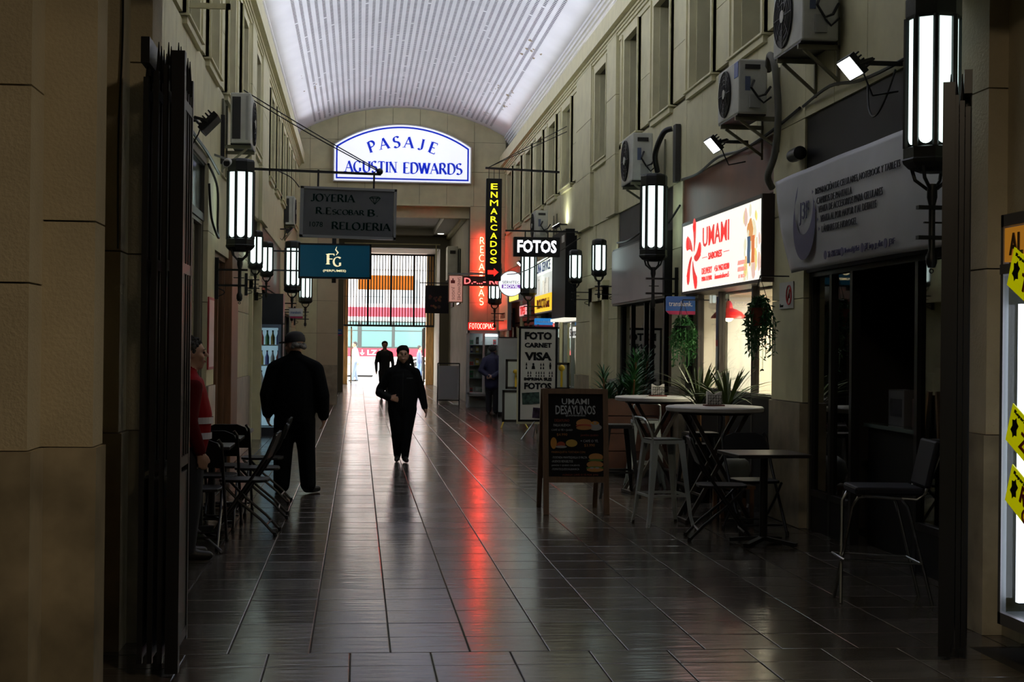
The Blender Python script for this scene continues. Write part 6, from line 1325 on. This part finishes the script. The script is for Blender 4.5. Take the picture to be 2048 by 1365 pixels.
rm_ = finish('person', 'grey-haired man in a red safety vest standing at the left gate', (-1.222, 11.10, 0), PI/2+.25, .93, pr, [SK2, M('red_vest', (.24, .004, .007), .7, spec=.1), M('navy_trousers', (.012, .014, .02), .8), M('black_shoe'), M('red_sleeve', (.08, .003, .004), .8, spec=.1)], .011)
tousled(P, M('salt_hair', (.07, .07, .072), .9, var=(45, .7), spec=.1), rm_); face_bits(rm_, P, 1)
for z, rx, ry, y in ((1.08, .192, .172, -.013), (.96, .190, .166, -.008)):
    b = MB(); n = 32; b.add([((rx+.004)*math.cos(2*PI*k/n), y+(ry+.004)*math.sin(2*PI*k/n), z+dz) for dz in (-.025, .025) for k in range(n)], [(k, (k+1) % n, n+(k+1) % n, n+k) for k in range(n)]); b.build('reflective_band', M('reflective', (.50, .48, .55), .4), rm_)
# --- man in navy at the glass cabinet, hands behind his back
pr = []
torso(pr, [(.72, .20, .15, 0), (.90, .205, .155, 0), (1.12, .205, .15, .0), (1.28, .205, .135, 0), (1.38, .17, .115, 0)], 1)
traps(pr, .175, 1.345, .088, 1.43); pr.append(('cap', (0, 0, 1.42), (0, -.02, 1.52), .062, .056, 1))
for s in (-1, 1):
    limb(pr, [(s*.09, 0, .78), (s*.095, -.01, .46), (s*.09, .02, .09)], [.11, .085, .07], 2); shoe(pr, (s*.09, .02, .085), (s*.25, -1, 0), 3)
    limb(pr, [(s*.19, .02, 1.34), (s*.275, .12, 1.08), (s*.06, .20, .94)], [.085, .07, .055], 1)
hand(pr, (-.04, .215, .93), (1, .2, -.2), (0, 1, 0), (0, 0, 1), .9, 0); hand(pr, (.04, .20, .93), (-1, .1, -.3), (0, -1, 0), (0, 0, 1), .9, 0)
P = head(pr, (0, -.03, 1.585), -.3, 0)
nm_ = finish('person', 'grey-haired man in a navy coat looking into the glass cabinet', (3.16, 35.3, 0), PI-.3, .945, pr, [SK2, M('navy_coat', (.022, .025, .075), .7), M('navy_trousers'), M('black_shoe')], .013)
tousled(P, M('salt_hair'), nm_); face_bits(nm_, P, 1)
# --- walkers near and beyond the gate
def walker(label, loc, rz, sc, top, leg, hairc, voxel=.016, skin=SK, step=.12, bulk=1.0):
    pr = []; torso(pr, [(.82, .165*bulk, .12, 0), (.98, .165*bulk, .12, 0), (1.12, .17*bulk, .12, 0), (1.28, .185*bulk, .12, 0), (1.37, .16*bulk, .10, 0)], 1)
    traps(pr, .165*bulk, 1.36, .076, 1.43); pr.append(('cap', (0, 0, 1.42), (0, -.015, 1.54), .066, .060, 0)); torso(pr, [(.74, .155, .115, 0), (.86, .16, .12, 0)], 2)
    for s in (-1, 1):
        limb(pr, [(s*.085, 0, .80), (s*.08, -s*step*.5-.02, .46), (s*.075, -s*step, .09)], [.105, .075, .055], 2); shoe(pr, (s*.075, -s*step, .085), (0, -1, 0), 3)
        limb(pr, [(s*.185*bulk, 0, 1.35), (s*.255*bulk, s*step*.4+.02, 1.08), (s*.26*bulk, s*step-.04, .84)], [.07, .056, .042], 1); hand(pr, (s*.26*bulk, s*step-.045, .83), (0, -.2, -1), (-s, 0, 0), (0, -1, 0), .6, 0)
    P = head(pr, (0, -.025, 1.60), 0, 0); t = finish('person', label, loc, rz, sc, pr, [skin, top, leg, M('black_shoe')], voxel)
    b = MB(); b.sph(P(0, .025, .05), (.096, .097, .086), 14, 10); b.sph(P(0, .07, .0), (.075, .05, .065), 12, 8); b.build('hair', hairc, t, smooth=True); face_bits(t, P, 1); return t
walker('dark silhouette of a man walking in the hall behind the woman', (.78, 45.0, 0), .1, 1.0, M('sil_coat', (.014, .014, .015), .8), M('sil_trousers', (.03, .028, .026), .8), HR)
walker('dark silhouette of a person half hidden behind the woman', (1.44, 46.5, 0), 0, .93, M('sil_jacket', (.012, .012, .014), .8), M('sil_trousers'), HR)
walker('pedestrian in a white shirt outside the left of the gate', (-.15, 67.2, 0), -PI/2+.3, 1.03, M('white_shirt', (.75, .75, .74), .7), M('blue_jeans', (.16, .22, .32), .8), M('salt_hair'))
walker('pedestrian in a blue top outside the right of the gate', (2.70, 67.0, 0), PI/2, .95, M('blue_top', (.10, .14, .26), .7), M('jeans_bright', (.10, .18, .38), .8), M('salt_hair'))
# small glowing prints are found by reflection rays alone; the real lamps are sampled directly
KEEP = {'lantern_pane', 'name_face', 'umami_face', 'case_white', 'case_led', 'neon_red', 'clerestory_glow', 'flood_face', 'fridge_tube', 'cabinet_tube'}
for nm_, m_ in MT.items():
    if nm_ not in KEEP:
        m_.cycles.emission_sampling = 'NONE'
SC.cycles.use_light_tree = False
